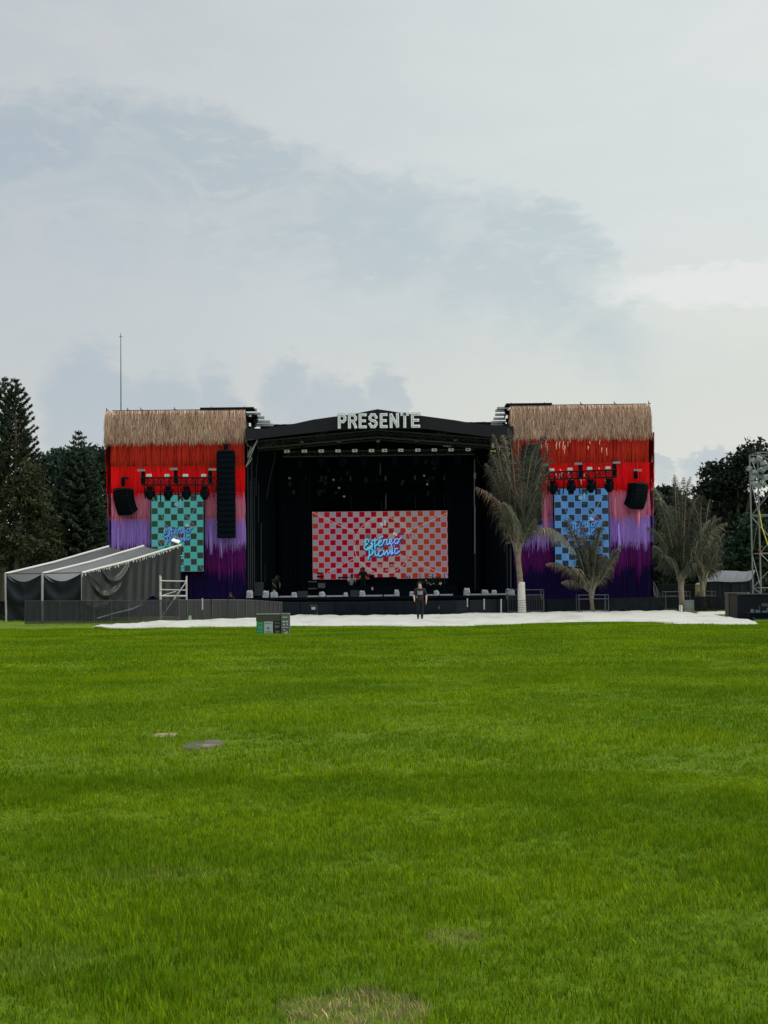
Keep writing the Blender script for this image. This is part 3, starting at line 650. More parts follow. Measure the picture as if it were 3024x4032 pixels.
# ------------------------------------------------------------------ barriers
M_MESH = mat('grey_shade_mesh', (.030, .034, .036), .85, .4, 1.5, alpha=.80, spec=.1)
M_MESHD = mat('dark_shade_mesh', (.012, .016, .019), .85, .4, 1.5, alpha=.93, spec=.1)
M_GREYPANEL = mat('weathered_grey_panel', (.036, .038, .038), .85, .5, 2.5, stretch=(3, 3, .4), spec=.1)
M_FRAME = mat('barrier_frame', (.095, .10, .105), .5, .3, 6, metal=.4)
def fence(name, label, pts, heights, step, style, group=None):
    """pts: ground points; panels of about `step` metres, each a part with a frame and infill"""
    root = thing(name, label, 'fence', pts[0], group); d = [0]
    for a, b in zip(pts, pts[1:]): d.append(d[-1] + (b - a).length)
    def at(s):
        s = min(s, d[-1])
        for i in range(len(d) - 1):
            if s <= d[i + 1]: t = (s - d[i]) / (d[i + 1] - d[i]); return pts[i].lerp(pts[i + 1], t), lerp(heights[i], heights[i + 1], t)
    n = max(1, round(d[-1] / step))
    for k in range(n):
        (a, ha), (b, hb) = at(d[-1] * k / n), at(d[-1] * (k + 1) / n)
        t = (b - a).normalized(); nn = Vector((t.y, -t.x, 0)); g = .02; a2, b2 = a + t * g, b - t * g
        jx = R.uniform(-.03, .03); up = Vector((0, 0, 1)); lift = up * R.uniform(.0, .03)
        A0, B0, A1, B1 = a2 + lift + up * .03, b2 + lift + up * .03, a2 + up * ha + nn * jx, b2 + up * hb + nn * jx
        if style in ('mesh', 'darkmesh'):
            fr = MB().tube([A0, A1, B1, B0], .018, 5).tube([A0.lerp(A1, .12), B0.lerp(B1, .12)], .014, 5)
            for s in (a2 + t * .12, b2 - t * .12): fr.box(s + up * .012, (.05, .5, .024), Matrix.Rotation(math.atan2(t.y, t.x), 3, 'Z'))
            o = fr.build('fence_panel', M_FRAME if style == 'mesh' else M_BLACKMETAL, root)
            mb = MB(); N = 7
            for i in range(N):
                u0, u1 = i / N, (i + 1) / N; w0 = nn * (.03 + .02 * math.sin(i * 1.9 + k)); w1 = nn * (.03 + .02 * math.sin((i + 1) * 1.9 + k))
                mb.quad(A0.lerp(B0, u0) + w0, A0.lerp(B0, u1) + w1, A1.lerp(B1, u1) + nn * .022, A1.lerp(B1, u0) + nn * .022)
            mb.build('shade_mesh', M_MESH if style == 'mesh' else M_MESHD, o)
        else:
            ms = M_GREYPANEL if style == 'grey' else mat('black_barrier_panel', (.009, .013, .018), .8, .5, 2.5, spec=.08, stretch=(2, 2, .6))
            th = nn * .02; mb = MB(); vs = [A0 + th, B0 + th, B1 + th, A1 + th, A0 - th, B0 - th, B1 - th, A1 - th]
            mb.add(vs, [(0, 1, 2, 3), (7, 6, 5, 4), (3, 2, 6, 7), (0, 4, 5, 1), (1, 5, 6, 2), (4, 0, 3, 7)])
            o = mb.build('fence_panel', ms, root)
            MB().tube([A0 + nn * .035, A0.lerp(A1, .985) + nn * .035], .016, 4).build('post', M_FRAME if style == 'grey' else M_BLACKMETAL, o)
            MB().tube([A1 + nn * .01, B1 + nn * .01], .022, 4).build('rail', M_FRAME if style == 'grey' else M_BLACKMETAL, o)
            if style == 'black':
                MB().box((A0 + B0) / 2 + nn * .25, ((b2 - a2).length, .5, .02), Matrix.Rotation(math.atan2(t.y, t.x), 3, 'Z')).build('foot_plate', M_BLACKMETAL, o)
    return root
gp = lambda *l: [G(x, y) for x, y in l]
fence('mesh_fence', 'see-through grey mesh barriers standing before the grey tent', gp((97, 2463), (300, 2459), (500, 2456), (700, 2449)), (1.12, 1.10, 1.08, 1.07), .80, 'mesh')
fence('mesh_fence', 'dark mesh barriers under the far end of the grey tent', gp((-160, 2450), (40, 2446), (105, 2446)), (1.05, 1.05, 1.04), 1.2, 'darkmesh')
fence('solid_fence', 'weathered dark grey solid panels between the mesh barriers and the black stage barricade', gp((702, 2448), (860, 2442), (980, 2438), (1112, 2430)), (1.05, 1.02, .98, .80), .62, 'grey')
fence('stage_barricade', 'low black crowd barricade running along the stage front', gp((1115, 2429), (1300, 2426), (1500, 2425), (1760, 2423), (2000, 2417), (2150, 2415)), (.77, .75, .75, .76, .80, .76), 1.0, 'black')
fence('mesh_fence', 'dark mesh barriers running behind the palm trees', gp((2153, 2414), (2560, 2410), (2880, 2407), (3200, 2403)), (.76, .80, .82, .86), 1.15, 'darkmesh')
fence('mesh_fence', 'taller dark green fence far behind the twin palms', [P(2590, 2400, 96).xy.to_3d(), P(2760, 2400, 96).xy.to_3d()], (1.55, 1.5), 1.3, 'darkmesh')

def crowd_barrier(label, c, w, h, bars=True, depth=1.0):
    """four-sided square of steel crowd barriers around a palm"""
    root = thing('crowd_barrier', label, 'barrier', c, 'steel barriers around the palms')
    for (ax, ay), (bx, by) in (((-w / 2, -depth / 2), (w / 2, -depth / 2)), ((w / 2, -depth / 2 + .04), (w / 2, depth / 2)), ((w / 2 - .04, depth / 2), (-w / 2, depth / 2)), ((-w / 2, depth / 2 - .04), (-w / 2, -depth / 2 + .04))):
        mb = MB(); A, B = Vector((ax, ay, 0)), Vector((bx, by, 0)); u = Vector((0, 0, 1))
        mb.tube([A + u * .0, A + u * h, B + u * h, B + u * .0], .024, 5).tube([A + u * .14, B + u * .14], .018, 5).tube([A + u * h * .78, B + u * h * .78], .018, 5)
        o = mb.build('side', M_FRAME, root, local=True); n = int((B - A).length / .13)
        if bars:
            bb = MB()
            for i in range(1, n): q = A.lerp(B, i / n); bb.tube([q + u * .14, q + u * h * .78], .010, 4)
            bb.build('bars', M_FRAME, o, local=True)
    return root
c = G(2068, 2416); crowd_barrier('square steel barrier around the tallest palm', (c.x, c.y + .1, 0), 1.98, 1.32, depth=1.3)
c = G(2334, 2414); crowd_barrier('square steel barrier around the short palm before the blue screen', (c.x, c.y + .1, 0), 1.62, 1.0, False, 1.2)
c = G(2672, 2410); crowd_barrier('square steel barrier around the wide palm between blue-screened tower and crate', (c.x, c.y + .6, 0), 1.35, 1.12, False, 1.0)
c = G(2790, 2408); crowd_barrier('square steel barrier around the palm nearest the black tent', (c.x, c.y + .8, 0), .95, 1.12, False, .9)

# small things on and by the barriers
def pole(label, X, Y0, Y1, d, r=.035, m=M_STRIP, name='tube_light', cat='tube light', group='pale tubes on the barricade'):
    a, b = P(X, Y1, d), P(X, Y0, d); o = MB().tube([a, b], r, 8).tube([b, b + Vector((0, 0, .02))], r * 1.15, 8).tube([a - Vector((0, 0, .02)), a], r * 1.15, 8).build(name, m, loc=tuple(a))
    return tag(o, label, cat, group)
pole('pale upright tube on the black barricade, shortest of the three', 1840, 2358, 2388, 84.0)
pole('pale upright tube on the black barricade, middle one of three', 1906, 2359, 2398, 84.0)
pole('pale upright tube on the black barricade, nearest the tallest palm', 1973, 2360, 2411, 84.0)
pole('pale upright tube hanging on the grey panels below the teal-screened tower', 797, 2357, 2399, G(797, 2445).y - .12, .032)
def wall_box(label, X, Y, d):
    c = P(X, Y, d); root = thing('cable_box', label, 'cable box', (c.x, c.y, 0), 'cable boxes on the barricade')
    MB().box(c, (.21, .1, .15)).build('housing', M_GREYCOVER, root)
    MB().tube([c + Vector((-.2, 0, .16)), c + Vector((.2, 0, .16)), c + Vector((.2, 0, -.35))], .014, 5).tube([c + Vector((-.14, 0, .09)), c + Vector((-.14, 0, .16))], .012, 5).build('bracket', M_FRAME, root)
wall_box('small grey box on the black barricade, behind the walking person', 1730, 2393, 84.2)
wall_box('small grey box on the black barricade, beside the recycling bins', 1234, 2395, 84.2)
g0 = G(748, 2446); root = thing('notice_board', 'small pale green board leaning on the grey panels', 'notice board', g0)
MB().box(g0 + Vector((0, -.25, .14)), (.20, .02, .28), Matrix.Rotation(-.15, 3, 'X')).build('board', mat('pale_green_board', (.25, .46, .22), .6, .15, 8), root)
MB().tube([g0 + Vector((-.06, -.22, .25)), g0 + Vector((-.08, -.05, 0))], .008, 4).tube([g0 + Vector((.06, -.22, .25)), g0 + Vector((.08, -.05, 0))], .008, 4).build('prop', M_FRAME, root)
g1 = G(2681, 2414); root = thing('marker_post', 'white and green post at the foot of the wide palm', 'post', g1)
MB().tube([g1, g1 + Vector((0, 0, .42))], .085, 10).build('sleeve', mat('white_sleeve', (.62, .66, .62), .6, .2, 8), root)
MB().box(g1 + Vector((-.03, -.085, .21)), (.05, .015, .36)).build('stripe', mat('green_stripe', (.10, .42, .26), .6, .1, 8), root)
g2 = G(2713, 2412); root = thing('info_sign', 'grey information board with pale writing beside the white and green post', 'sign', g2)
MB().box(g2 + Vector((0, 0, .36)), (.56, .03, .64)).build('board', mat('grey_board', (.13, .14, .135), .6, .2, 8), root)
MB().tube([g2 + Vector((-.22, .03, 0)), g2 + Vector((-.22, .03, .5))], .015, 5).tube([g2 + Vector((.22, .03, 0)), g2 + Vector((.22, .03, .5))], .015, 5).build('leg', M_FRAME, root)
mb = MB()
for i, (w, z) in enumerate(((.36, .62), (.30, .51), (.34, .46), (.22, .40), (.32, .33), (.26, .26), (.14, .19), (.3, .12))):
    x = -w / 2
    while x < w / 2: ww = R.uniform(.02, .06); mb.box(g2 + Vector((x + ww / 2, -.018, z)), (ww, .004, .022)); x += ww + .015
mb.build('lettering', mat('pale_print', (.32, .34, .33), .6, .1, 8), root)

# ------------------------------------------------------------------ recycling station
def bins():
    a, b = G(1009, 2497), G(1138, 2496); w = b.x - a.x; h = (2497 - 2421) * a.y / F; D = .62; y = a.y; xc = (a.x + b.x) / 2
    root = thing('recycling_bins', 'recycling station with green, white and black bins on the lawn', 'bins', (xc, y, 0))
    k = w / 129; X = lambda q: a.x + (q - 1009) * k; Z = lambda q: (2497 - q) * h / 76
    ol, gm = mat('olive_board', (.055, .058, .042), .7, .25, 6), mat('grey_green_board', (.085, .105, .10), .65, .2, 6)
    MB().box((X(1057), y + D / 2, Z(2435)), (X(1106) - X(1009), D, Z(2423) - Z(2447))).build('hood', ol, root)
    MB().box((X(1057), y + D / 2 + .03, Z(2447) / 2 + .02), (X(1104) - X(1012), D - .1, Z(2447) - .06)).build('body', M_BLACK, root)
    for q0, q1, c, nm in ((1009.5, 1039, (.035, .22, .085), 'green'), (1040, 1074.5, (.36, .44, .44), 'white'), (1076, 1106, (.008, .012, .012), 'black')):
        MB().box(((X(q0) + X(q1)) / 2, y + .012, Z(2448) / 2), (X(q1) - X(q0) - .006, .025, Z(2448))).build('bin_front', mat('bin_' + nm, c, .55, .15, 6), root, label=nm + ' bin front')
    for i, (q0, q1) in enumerate(((1010, 1041), (1042.5, 1071), (1073, 1104))):
        MB().box(((X(q0) + X(q1)) / 2, y + D / 2 - .02, h + .006), (X(q1) - X(q0), D * .9, .03), Matrix.Rotation(-.06, 3, 'X')).build('lid', mat('pale_lid', (.36, .38, .35), .6, .25, 8), root)
    MB().box(((X(1107) + X(1138)) / 2, y + D / 2 - .02, h / 2 + .005), (X(1138) - X(1107), D + .04, h)).build('side_panel', gm, root)
    MB().box(((X(1107) + X(1139)) / 2, y + D / 2 - .04, h + .025), (X(1139) - X(1107), D * .8, .03)).build('panel_cap', mat('cap_grey', (.2, .215, .21), .5, .2, 8), root)
    pr = lambda nm, c: mat(nm, c, .6, .05, 8)
    def icon(parent_name, shapes, m):
        mb = MB()
        for s in shapes:
            if len(s) == 4: x0, y0, x1, y1 = s; mb.box(((X(x0) + X(x1)) / 2, yy, (Z(y0) + Z(y1)) / 2), (X(x1) - X(x0), .006, Z(y0) - Z(y1)))
            else: mb.prism([(X(p), Z(q)) for p, q in s[0]], yy - .003, yy + .003)
        mb.build(parent_name, m, root)
    yy = y - .004; icon('print', [(1012, 2453, 1035, 2457), (1012, 2484, 1034, 2488)], pr('green_print', (.075, .30, .14)))
    icon('print', [([(1016, 2463), (1021, 2466), (1024, 2477), (1019, 2475)],), ([(1030, 2463), (1031, 2473), (1025, 2479), (1025, 2468)],)], pr('leaf_print', (.10, .34, .17)))
    icon('print', [(1043, 2453, 1069, 2456), (1046, 2485, 1068, 2487), (1045, 2491, 1070, 2493)], pr('dark_print', (.13, .17, .18)))
    icon('print', [([(1050 + 7 * math.cos(t) + 6, 2470 + 7 * math.sin(t)) for t in (0, .7, 1.4, 2.1, 2.8, 3.5)],), ([(1049, 2474), (1063, 2474), (1056, 2480)],)], pr('recycle_print', (.21, .26, .27)))
    icon('print', [(1080, 2452, 1102, 2456), ([(1083, 2462), (1088, 2461), (1092, 2466), (1101, 2462), (1101, 2468), (1094, 2474), (1081, 2473), (1082, 2469)],), ([(1082, 2487), (1086, 2484), (1098, 2484), (1102, 2488), (1097, 2492), (1086, 2492)],)], pr('white_print', (.12, .125, .125)))
    yy = y - .046
    icon('print', [(1112, 2429, 1132, 2435)], pr('lime_print', (.26, .40, .12)))
    icon('print', [([(1112, 2446), (1122, 2446), (1122, 2450), (1117, 2453), (1112, 2450)],), ([(1124, 2446), (1135, 2446), (1133, 2451), (1130, 2453), (1125, 2450)],), (1114, 2458, 1121, 2464), ([(1124, 2457), (1133, 2457), (1133, 2462), (1128, 2463)],), (1110, 2470, 1122, 2472.5), (1124, 2469.5, 1136, 2472), ([(1116, 2478), (1119, 2478), (1120, 2483), (1124, 2481), (1124, 2484), (1117, 2484)],),
                  ([(1119, 2490), (1122, 2489), (1125, 2492), (1124, 2496), (1119, 2496)],), ([(1127, 2488), (1130, 2486), (1133, 2490), (1132, 2496), (1127, 2496)],)], pr('icon_print', (.46, .50, .49)))
bins()

# ------------------------------------------------------------------ utility covers in the grass
def rock_mat(): return mat('weathered_concrete', (.105, .10, .088), .9, .6, 9, bump=1, spec=.1, dirt=((.30, .235, .12), 3.5, .5, .85))
c = G(802, 2936); mb = MB(); pts = []
for i in range(26):
    t = i / 26 * math.tau; r = 1 + .3 * noise.noise(Vector((math.cos(t) * 2, math.sin(t) * 2, 0)))
    pts.append((c.x + .20 * r * math.cos(t) + .05 * math.sin(t), c.y + .42 * r * math.sin(t)))
mb.add([(x, y, .0) for x, y in pts] + [(lerp(c.x, x, .95), lerp(c.y, y, .95), .02) for x, y in pts], [tuple(range(26, 52))] + [(i, (i + 1) % 26, 26 + (i + 1) % 26, 26 + i) for i in range(26)])
tag(mb.build('utility_cover', rock_mat(), loc=tuple(c)), 'flat grey stone utility cover with sandy patches sunk in the lawn', 'utility cover')
c = G(632, 2898); mb = MB()
mb.add([(c.x - .08, c.y - .12, .0), (c.x + .16, c.y - .14, .0), (c.x + .18, c.y + .14, .0), (c.x - .05, c.y + .16, .0)] + [(c.x - .07, c.y - .10, .02), (c.x + .15, c.y - .12, .02), (c.x + .17, c.y + .12, .018), (c.x - .04, c.y + .14, .02)], [(4, 5, 6, 7), (0, 1, 5, 4), (1, 2, 6, 5), (2, 3, 7, 6), (3, 0, 4, 7)])
tag(mb.build('utility_cover', mat('sandy_slab', (.33, .25, .15), .9, .4, 8, bump=1), loc=tuple(c)), 'narrow sandy brown slab half hidden in the lawn', 'utility cover')

# ------------------------------------------------------------------ grey tent by the tower
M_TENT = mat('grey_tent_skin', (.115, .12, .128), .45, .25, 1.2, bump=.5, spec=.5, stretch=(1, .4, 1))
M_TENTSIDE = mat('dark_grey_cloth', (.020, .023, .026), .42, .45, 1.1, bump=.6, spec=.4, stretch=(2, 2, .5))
M_TENTDARK = mat('black_tent_front', (.009, .012, .017), .6, .5, 1.0, bump=.8, spec=.22)
def tent():
    d0 = 80.0; rise = 6.5
    L = [(P(21, 2259, d0), P(428, 2151, d0 + rise)), (P(167, 2258, d0), P(566, 2149, d0 + rise)), (P(323, 2255, d0), P(712, 2145, d0 + rise))]
    root = thing('tent', 'long grey sloping tent with white pipe frame beside the teal-screened tower', 'tent', (L[1][0].x, d0, 0))
    for i, (a, b) in enumerate(L):
        mid = a.lerp(b, .45) - Vector((0, 0, .07)); MB().tube([a, mid, b], .058, 8).build('roof_pipe', M_WHITEPIPE, root)
        MB().tube([a, Vector((a.x + (.05 if i == 0 else 0), a.y, 0))], .055 if i != 1 else .075, 8).build('post', M_ALU, root)
        MB().tube([b - Vector((.3, 0, .1)), Vector((b.x - .3, b.y, 0))], .05, 8).build('post', M_DARKALU, root)
    MB().tube([L[0][0], L[1][0], L[2][0]], .03, 6).build('eave_rail', M_DARKALU, root)
    for (a0, b0), (a1, b1) in zip(L, L[1:]):          # sagging roof sheets
        mb = MB(); N, K = 14, 8
        for i in range(N + 1):
            for j in range(K + 1):
                u, v = i / N, j / K; p = a0.lerp(b0, u).lerp(a1.lerp(b1, u), v)
                sag = .46 * math.sin(math.pi * v) * (1 - u * .55) + .07 * math.sin(math.pi * u)
                sag += .02 * math.sin(u * 19 + v * 3)
                ex = Vector((-.25, -.0, 0)) * (1 if i == 0 else 0) * math.sin(math.pi * v)
                mb.v.append(tuple(p - Vector((0, 0, sag + .02)) + ex)); mb.c.append((1, 1, 1))
        for i in range(N):
            for j in range(K): q = i * (K + 1) + j; mb.f.append((q, q + K + 1, q + K + 2, q + 1)); mb.mi.append(0)
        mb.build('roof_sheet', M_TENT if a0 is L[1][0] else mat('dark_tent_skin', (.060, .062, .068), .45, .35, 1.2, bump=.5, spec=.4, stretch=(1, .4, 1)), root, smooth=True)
        mb = MB(); K, N = 20, 12                        # front cloth with swagged fold
        for j in range(N + 1):
            for i in range(K + 1):
                v, w = i / K, j / N; p = a0.lerp(a1, v); sag = .42 * math.sin(math.pi * v)
                top = p.z - sag; z = lerp(top, .05, w)
                fold = .16 * math.sin(math.pi * v) * math.exp(-((w - .30 - .20 * math.sin(math.pi * v)) / .10) ** 2) + .05 * math.sin(w * 9 + abs(v - .5) * 12)
                mb.v.append((p.x, p.y - fold + .03, z)); mb.c.append((1, 1, 1))
        for j in range(N):
            for i in range(K): q = j * (K + 1) + i; mb.f.append((q, q + K + 1, q + K + 2, q + 1)); mb.mi.append(0)
        mb.build('front_cloth', M_TENTDARK, root, smooth=True)
    # big side cloth under the near roof pipe, swept up at the far end
    a, b = L[2]; mb = MB(); K, N = 60, 26
    bot = [(0, .05), (.2, .0), (.45, .35), (.62, .95), (.7, 1.25), (.8, .9), (1, .9)]
    for i in range(K + 1):
        u = i / K; p = a.lerp(b, u); 
        for j in range(N + 1):
            w = j / N; z0 = p.z - .09 - .07 * math.sin(math.pi * min(1, u / .9)); z = lerp(z0, max(.03, curve(bot, u)), w)
            sw = 0
            for cu, cw, ru, dp in ((.26, .55, .17, .20), (.33, .30, .15, .18), (.16, .75, .25, .13)):   # hanging catenary folds
                k = cw - ((u - cu) / ru) ** 2 * .35; sw += 1.6 * dp * math.exp(-((w - k) / .05) ** 2) * math.exp(-((u - cu) / ru) ** 4)
            pl = .06 * math.sin(u * 70 + 2 * math.sin(u * 9) + w) * min(1, w * 3) * (1 if u > .4 else .5)
            dg = .10 * math.exp(-((u - .05 - w * .42) / .02) ** 2) + .08 * math.exp(-((u - .09 - w * .30) / .02) ** 2)
            mb.v.append((p.x + .02, p.y - .06 - sw - pl - dg - .15 * w, z)); mb.c.append((1, 1, 1))
    for i in range(K):
        for j in range(N): q = i * (N + 1) + j; mb.f.append((q, q + N + 1, q + N + 2, q + 1)); mb.mi.append(0)
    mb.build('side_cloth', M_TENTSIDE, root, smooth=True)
    mb = MB()
    for i in range(60):                                # ragged white ties along the pipe
        u = (i + R.random()) / 60; p = a.lerp(b, u) - Vector((0, .1, .06 + .07 * math.sin(math.pi * u * .9)))
        mb.tube([p, p - Vector((R.uniform(-.06, .06), 0, R.uniform(.06, .16)))], .02, 4)
    mb.build('cloth_tie', M_WHITEPIPE, root, kind='stuff')
    MB().tube([P(382, 2435, 79.5), P(450, 2415, 80.2), P(520, 2398, 81), P(560, 2380, 82)], .035, 6).build('ground_pipe', M_ALU, root)
    # open end flap with a white bar across it
    q = P(700, 2170, d0 + rise); MB().add([q + Vector((-.28, 0, .1)), q + Vector((.2, 0, .2)), q + Vector((.28, 0, -.32)), q + Vector((-.18, 0, -.4))], [(0, 3, 2, 1)]).add([q + Vector((-.28, .04, .1)), q + Vector((.2, .04, .2)), q + Vector((.28, .04, -.32)), q + Vector((-.18, .04, -.4))], [(0, 1, 2, 3)]).build('end_flap', M_TENTSIDE, root)
    MB().box(P(706, 2187, d0 + rise - .1), (.36, .1, .06), Matrix.Rotation(.08, 3, 'Y')).build('flap_bar', M_WHITEPIPE, root)
    c = P(692, 2130, d0 + rise - .2); o = thing('floodlight', 'slim floodlight with bright flat top on the corner of the grey tent', 'floodlight', c)
    MB().box((0, 0, 0), (.44, .5, .05), Matrix.Rotation(.32, 3, 'Y') @ Matrix.Rotation(.30, 3, 'X')).build('panel', mat('bright_white_panel', (.95, .95, .95), .3, .02, 4), o, local=True)
    MB().tube([(0, 0, -.03), (.1, 0, -.2)], .02, 5).box((-.03, 0, -.07), (.28, .2, .05)).build('bracket', M_DARKALU, o, local=True)
tent()

# scaffold tower standing behind the mesh fence
def scaffold():
    d = G(737, 2444).y + .3; root = thing('scaffold', 'small aluminium scaffold frame standing by the grey tent', 'scaffold', (P(684, 2400, d).x, d, 0))
    p = lambda X, Y, dd=0: P(X, Y, d + dd)
    for X, Y0, dd in ((630, 2265, 0), (735, 2267, 0), (634, 2270, 1.2), (733, 2272, 1.2)):
        a = p(X, Y0, dd); MB().tube([a, (a.x, a.y, 0)], .032, 6).build('standard', mat('scaffold_aluminium', (.55, .55, .5), .45, .2, 6, metal=.3), root)
    for X0, Y0, X1, Y1, dd, r in ((630, 2287, 735, 2289, -.04, .036), (630, 2322, 735, 2324, -.04, .034), (628, 2347, 733, 2347, -.04, .055), (640, 2345, 692, 2329, .8, .03)):
        MB().tube([p(X0, Y0, dd), p(X1, Y1, dd)], r, 6).build('ledger', mat('scaffold_aluminium', (0, 0, 0)), root)
    MB().tube([p(733, 2291, -.1), p(638, 2427, -.1)], .034, 6).build('diagonal_brace', mat('scaffold_aluminium', (0, 0, 0)), root)
    MB().tube([p(636, 2429, -.1), p(674, 2429, -.1)], .022, 5).build('base_bar', M_ALU, root)
    MB().tube([p(630, 2330, -.05), p(634, 2358, -.05)], .04, 6).build('caster', M_WHITEPIPE, root)
scaffold()

# mast far behind the left tower
a, b = P(476, 1500, 108), P(476, 1312, 108)
root = thing('antenna_mast', 'very thin tall mast rising behind the teal-screened tower', 'mast', (a.x, 108, 0))
MB().tube([(a.x, 108, 0), (a.x, 108, b.z * .6), (a.x, 108, b.z)], [.10, .05, .022], 6).build('pole', M_DARKALU, root)
MB().tube([(a.x - .12, 108, b.z - .25), (a.x + .12, 108, b.z - .25)], .02, 4).build('crossbar', M_DARKALU, root)

# ------------------------------------------------------------------ black tent, crate, tank, tower on the far side
def side_tent():
    d = 94; q = lambda X, Y, dd=0: P(X, Y, d + dd)
    root = thing('tent', 'low black tent with silvery roof behind the dark brown crate', 'tent', (q(2870, 2300).x, d, 0))
    mb = MB(); N, K = 22, 6; low = [(2778, 2291), (2820, 2289), (2877, 2292), (2930, 2290), (2960, 2284), (2985, 2275)]; top = [(2790, 2247), (2830, 2246), (2900, 2248), (2935, 2251), (2960, 2246), (2976, 2244)]
    for i in range(N + 1):
        a = q(lerp(2778, 2950, i / N), curve(low, lerp(2778, 2950, i / N))); b = q(lerp(2795, 2974, i / N), curve(top, lerp(2795, 2974, i / N)), 3.)
        for j in range(K + 1):
            p = a.lerp(b, j / K); s = .12 * math.sin(math.pi * j / K) * (1 + .8 * math.sin(i * 1.15)); mb.v.append((p.x, p.y, p.z - s)); mb.c.append((1, 1, 1))
    for i in range(N):
        for j in range(K): e = i * (K + 1) + j; mb.f.append((e, e + K + 1, e + K + 2, e + 1)); mb.mi.append(0)
    mb.build('roof_sheet', mat('silver_roof', (.06, .065, .075), .38, .3, 1.5, bump=.5, spec=.6), root, smooth=True)
    mb = MB(); N = 50
    for i in range(N):
        f = lambda k: (lerp(q(2780, 2291).x, q(3010, 2280).x, k / N), d + .12 + .03 * math.sin(k * 1.3) * math.sin(k * .37))
        a, b = f(i), f(i + 1); za = P(lerp(2780, 2970, i / N), curve(low, min(2960, lerp(2780, 3010, i / N))), d).z - .02
        mb.quad((a[0], a[1], 0), (b[0], b[1], 0), (b[0], b[1] , za), (a[0], a[1], za))
    mb.build('side_cloth', M_TENTDARK, root, smooth=True)
    for X in (2780, 2870, 2950): a = q(X, 2291, -.03); MB().tube([(a.x, a.y, 0), a], .03, 5).build('post', M_BLACKMETAL, root)
side_tent()
def heap(name, label, cat, X, Yt, d, w, h, m):
    c = P(X, Yt, d); mb = MB(); N, K = 20, 8
    for j in range(K + 1):
        for i in range(N):
            t = i / N * math.tau; r = (1 - (j / K) ** 1.7 * .95) * (1 + .12 * math.sin(i * 2.3 + j)); mb.v.append((c.x + w / 2 * r * math.cos(t), d + w / 2 * r * math.sin(t), h * j / K)); mb.c.append((1, 1, 1))
    for j in range(K):
        for i in range(N): a = j * N + i; b = j * N + (i + 1) % N; mb.f.append((a, b, b + N, a + N)); mb.mi.append(0)
    mb.f.append(tuple(range(K * N, K * N + N))); mb.mi.append(0)
    return tag(mb.build(name, m, loc=(c.x, d, 0)), label, cat)
heap('covered_pile', 'black sheeted pile at the outer foot of the blue-screened tower', 'covered pile', 2568, 2300, 91.5, 1.3, 1.8, M_TENTDARK)
def crate():
    c = G(2913, 2434); y = c.y; a, b = P(2871, 2430, y), P(2950, 2430, y); h = P(2911, 2336, y).z
    root = thing('crate', 'dark brown upright crate standing at the end of the white sheeting', 'crate', (c.x, y, 0))
    br = mat('dark_brown_board', (.036, .032, .031), .7, .35, 3, stretch=(1, 1, .5), dirt=((.06, .055, .05), 3, .55, .7))
    MB().box(((a.x + b.x) / 2, y + .4, h / 2), (b.x - a.x, .8, h)).build('body', br, root)
    MB().box(((a.x + b.x) / 2, y + .39, h + .015), (b.x - a.x + .03, .86, .035)).build('lid', mat('crate_lid', (.10, .095, .095), .6, .3, 8), root)
    for x in (a.x + .01, b.x - .01): MB().box((x, y - .012, h / 2), (.035, .03, h - .02)).build('corner_strip', M_BLACKMETAL, root)
    MB().box((b.x - .02, y - .03, h + .02), (.06, .05, .05)).build('latch', M_ALU, root)
    zz = P(2916, 2390, y).z; MB().prism([(c.x - .03, zz - .12), (c.x + .16, zz - .14), (c.x + .1, zz + .12), (c.x + .0, zz + .18)], y - .006, y - .001).build('stain_print', mat('faded_print', (.055, .055, .058), .7, .2, 6), root)
crate()
def tank():
    c = P(2752, 2340, 88); root = thing('water_tank', 'yellow tank with pale domed cap behind the twin palms', 'tank', (c.x, 88, 0))
    zt = P(2752, 2296, 88).z; zb = P(2752, 2343, 88).z; r = .20
    MB().tube([(c.x, 88, zb), (c.x, 88, zb + .1), (c.x, 88, zt - .16)], [r * .96, r, r], 14).build('body', mat('yellow_plastic', (.36, .29, .055), .5, .25, 6), root, smooth=True)
    MB().tube([(c.x + .0, 88, zt - .16), (c.x + .02, 88, zt - .06), (c.x + .06, 88, zt)], [r * 1.05, r * .85, r * .2], 14).build('cap', M_WHITE, root, smooth=True)
    MB().tube([(c.x, 88, 0), (c.x, 88, zb)], r * .8, 10).build('stand', M_BLACKMETAL, root)
    MB().box((c.x + .02, 88 - r - .005, (zt + zb) / 2 - .04), (.2, .01, .14)).build('label_plate', mat('tank_print', (.5, .48, .33), .6, .1, 8), root)
tank()
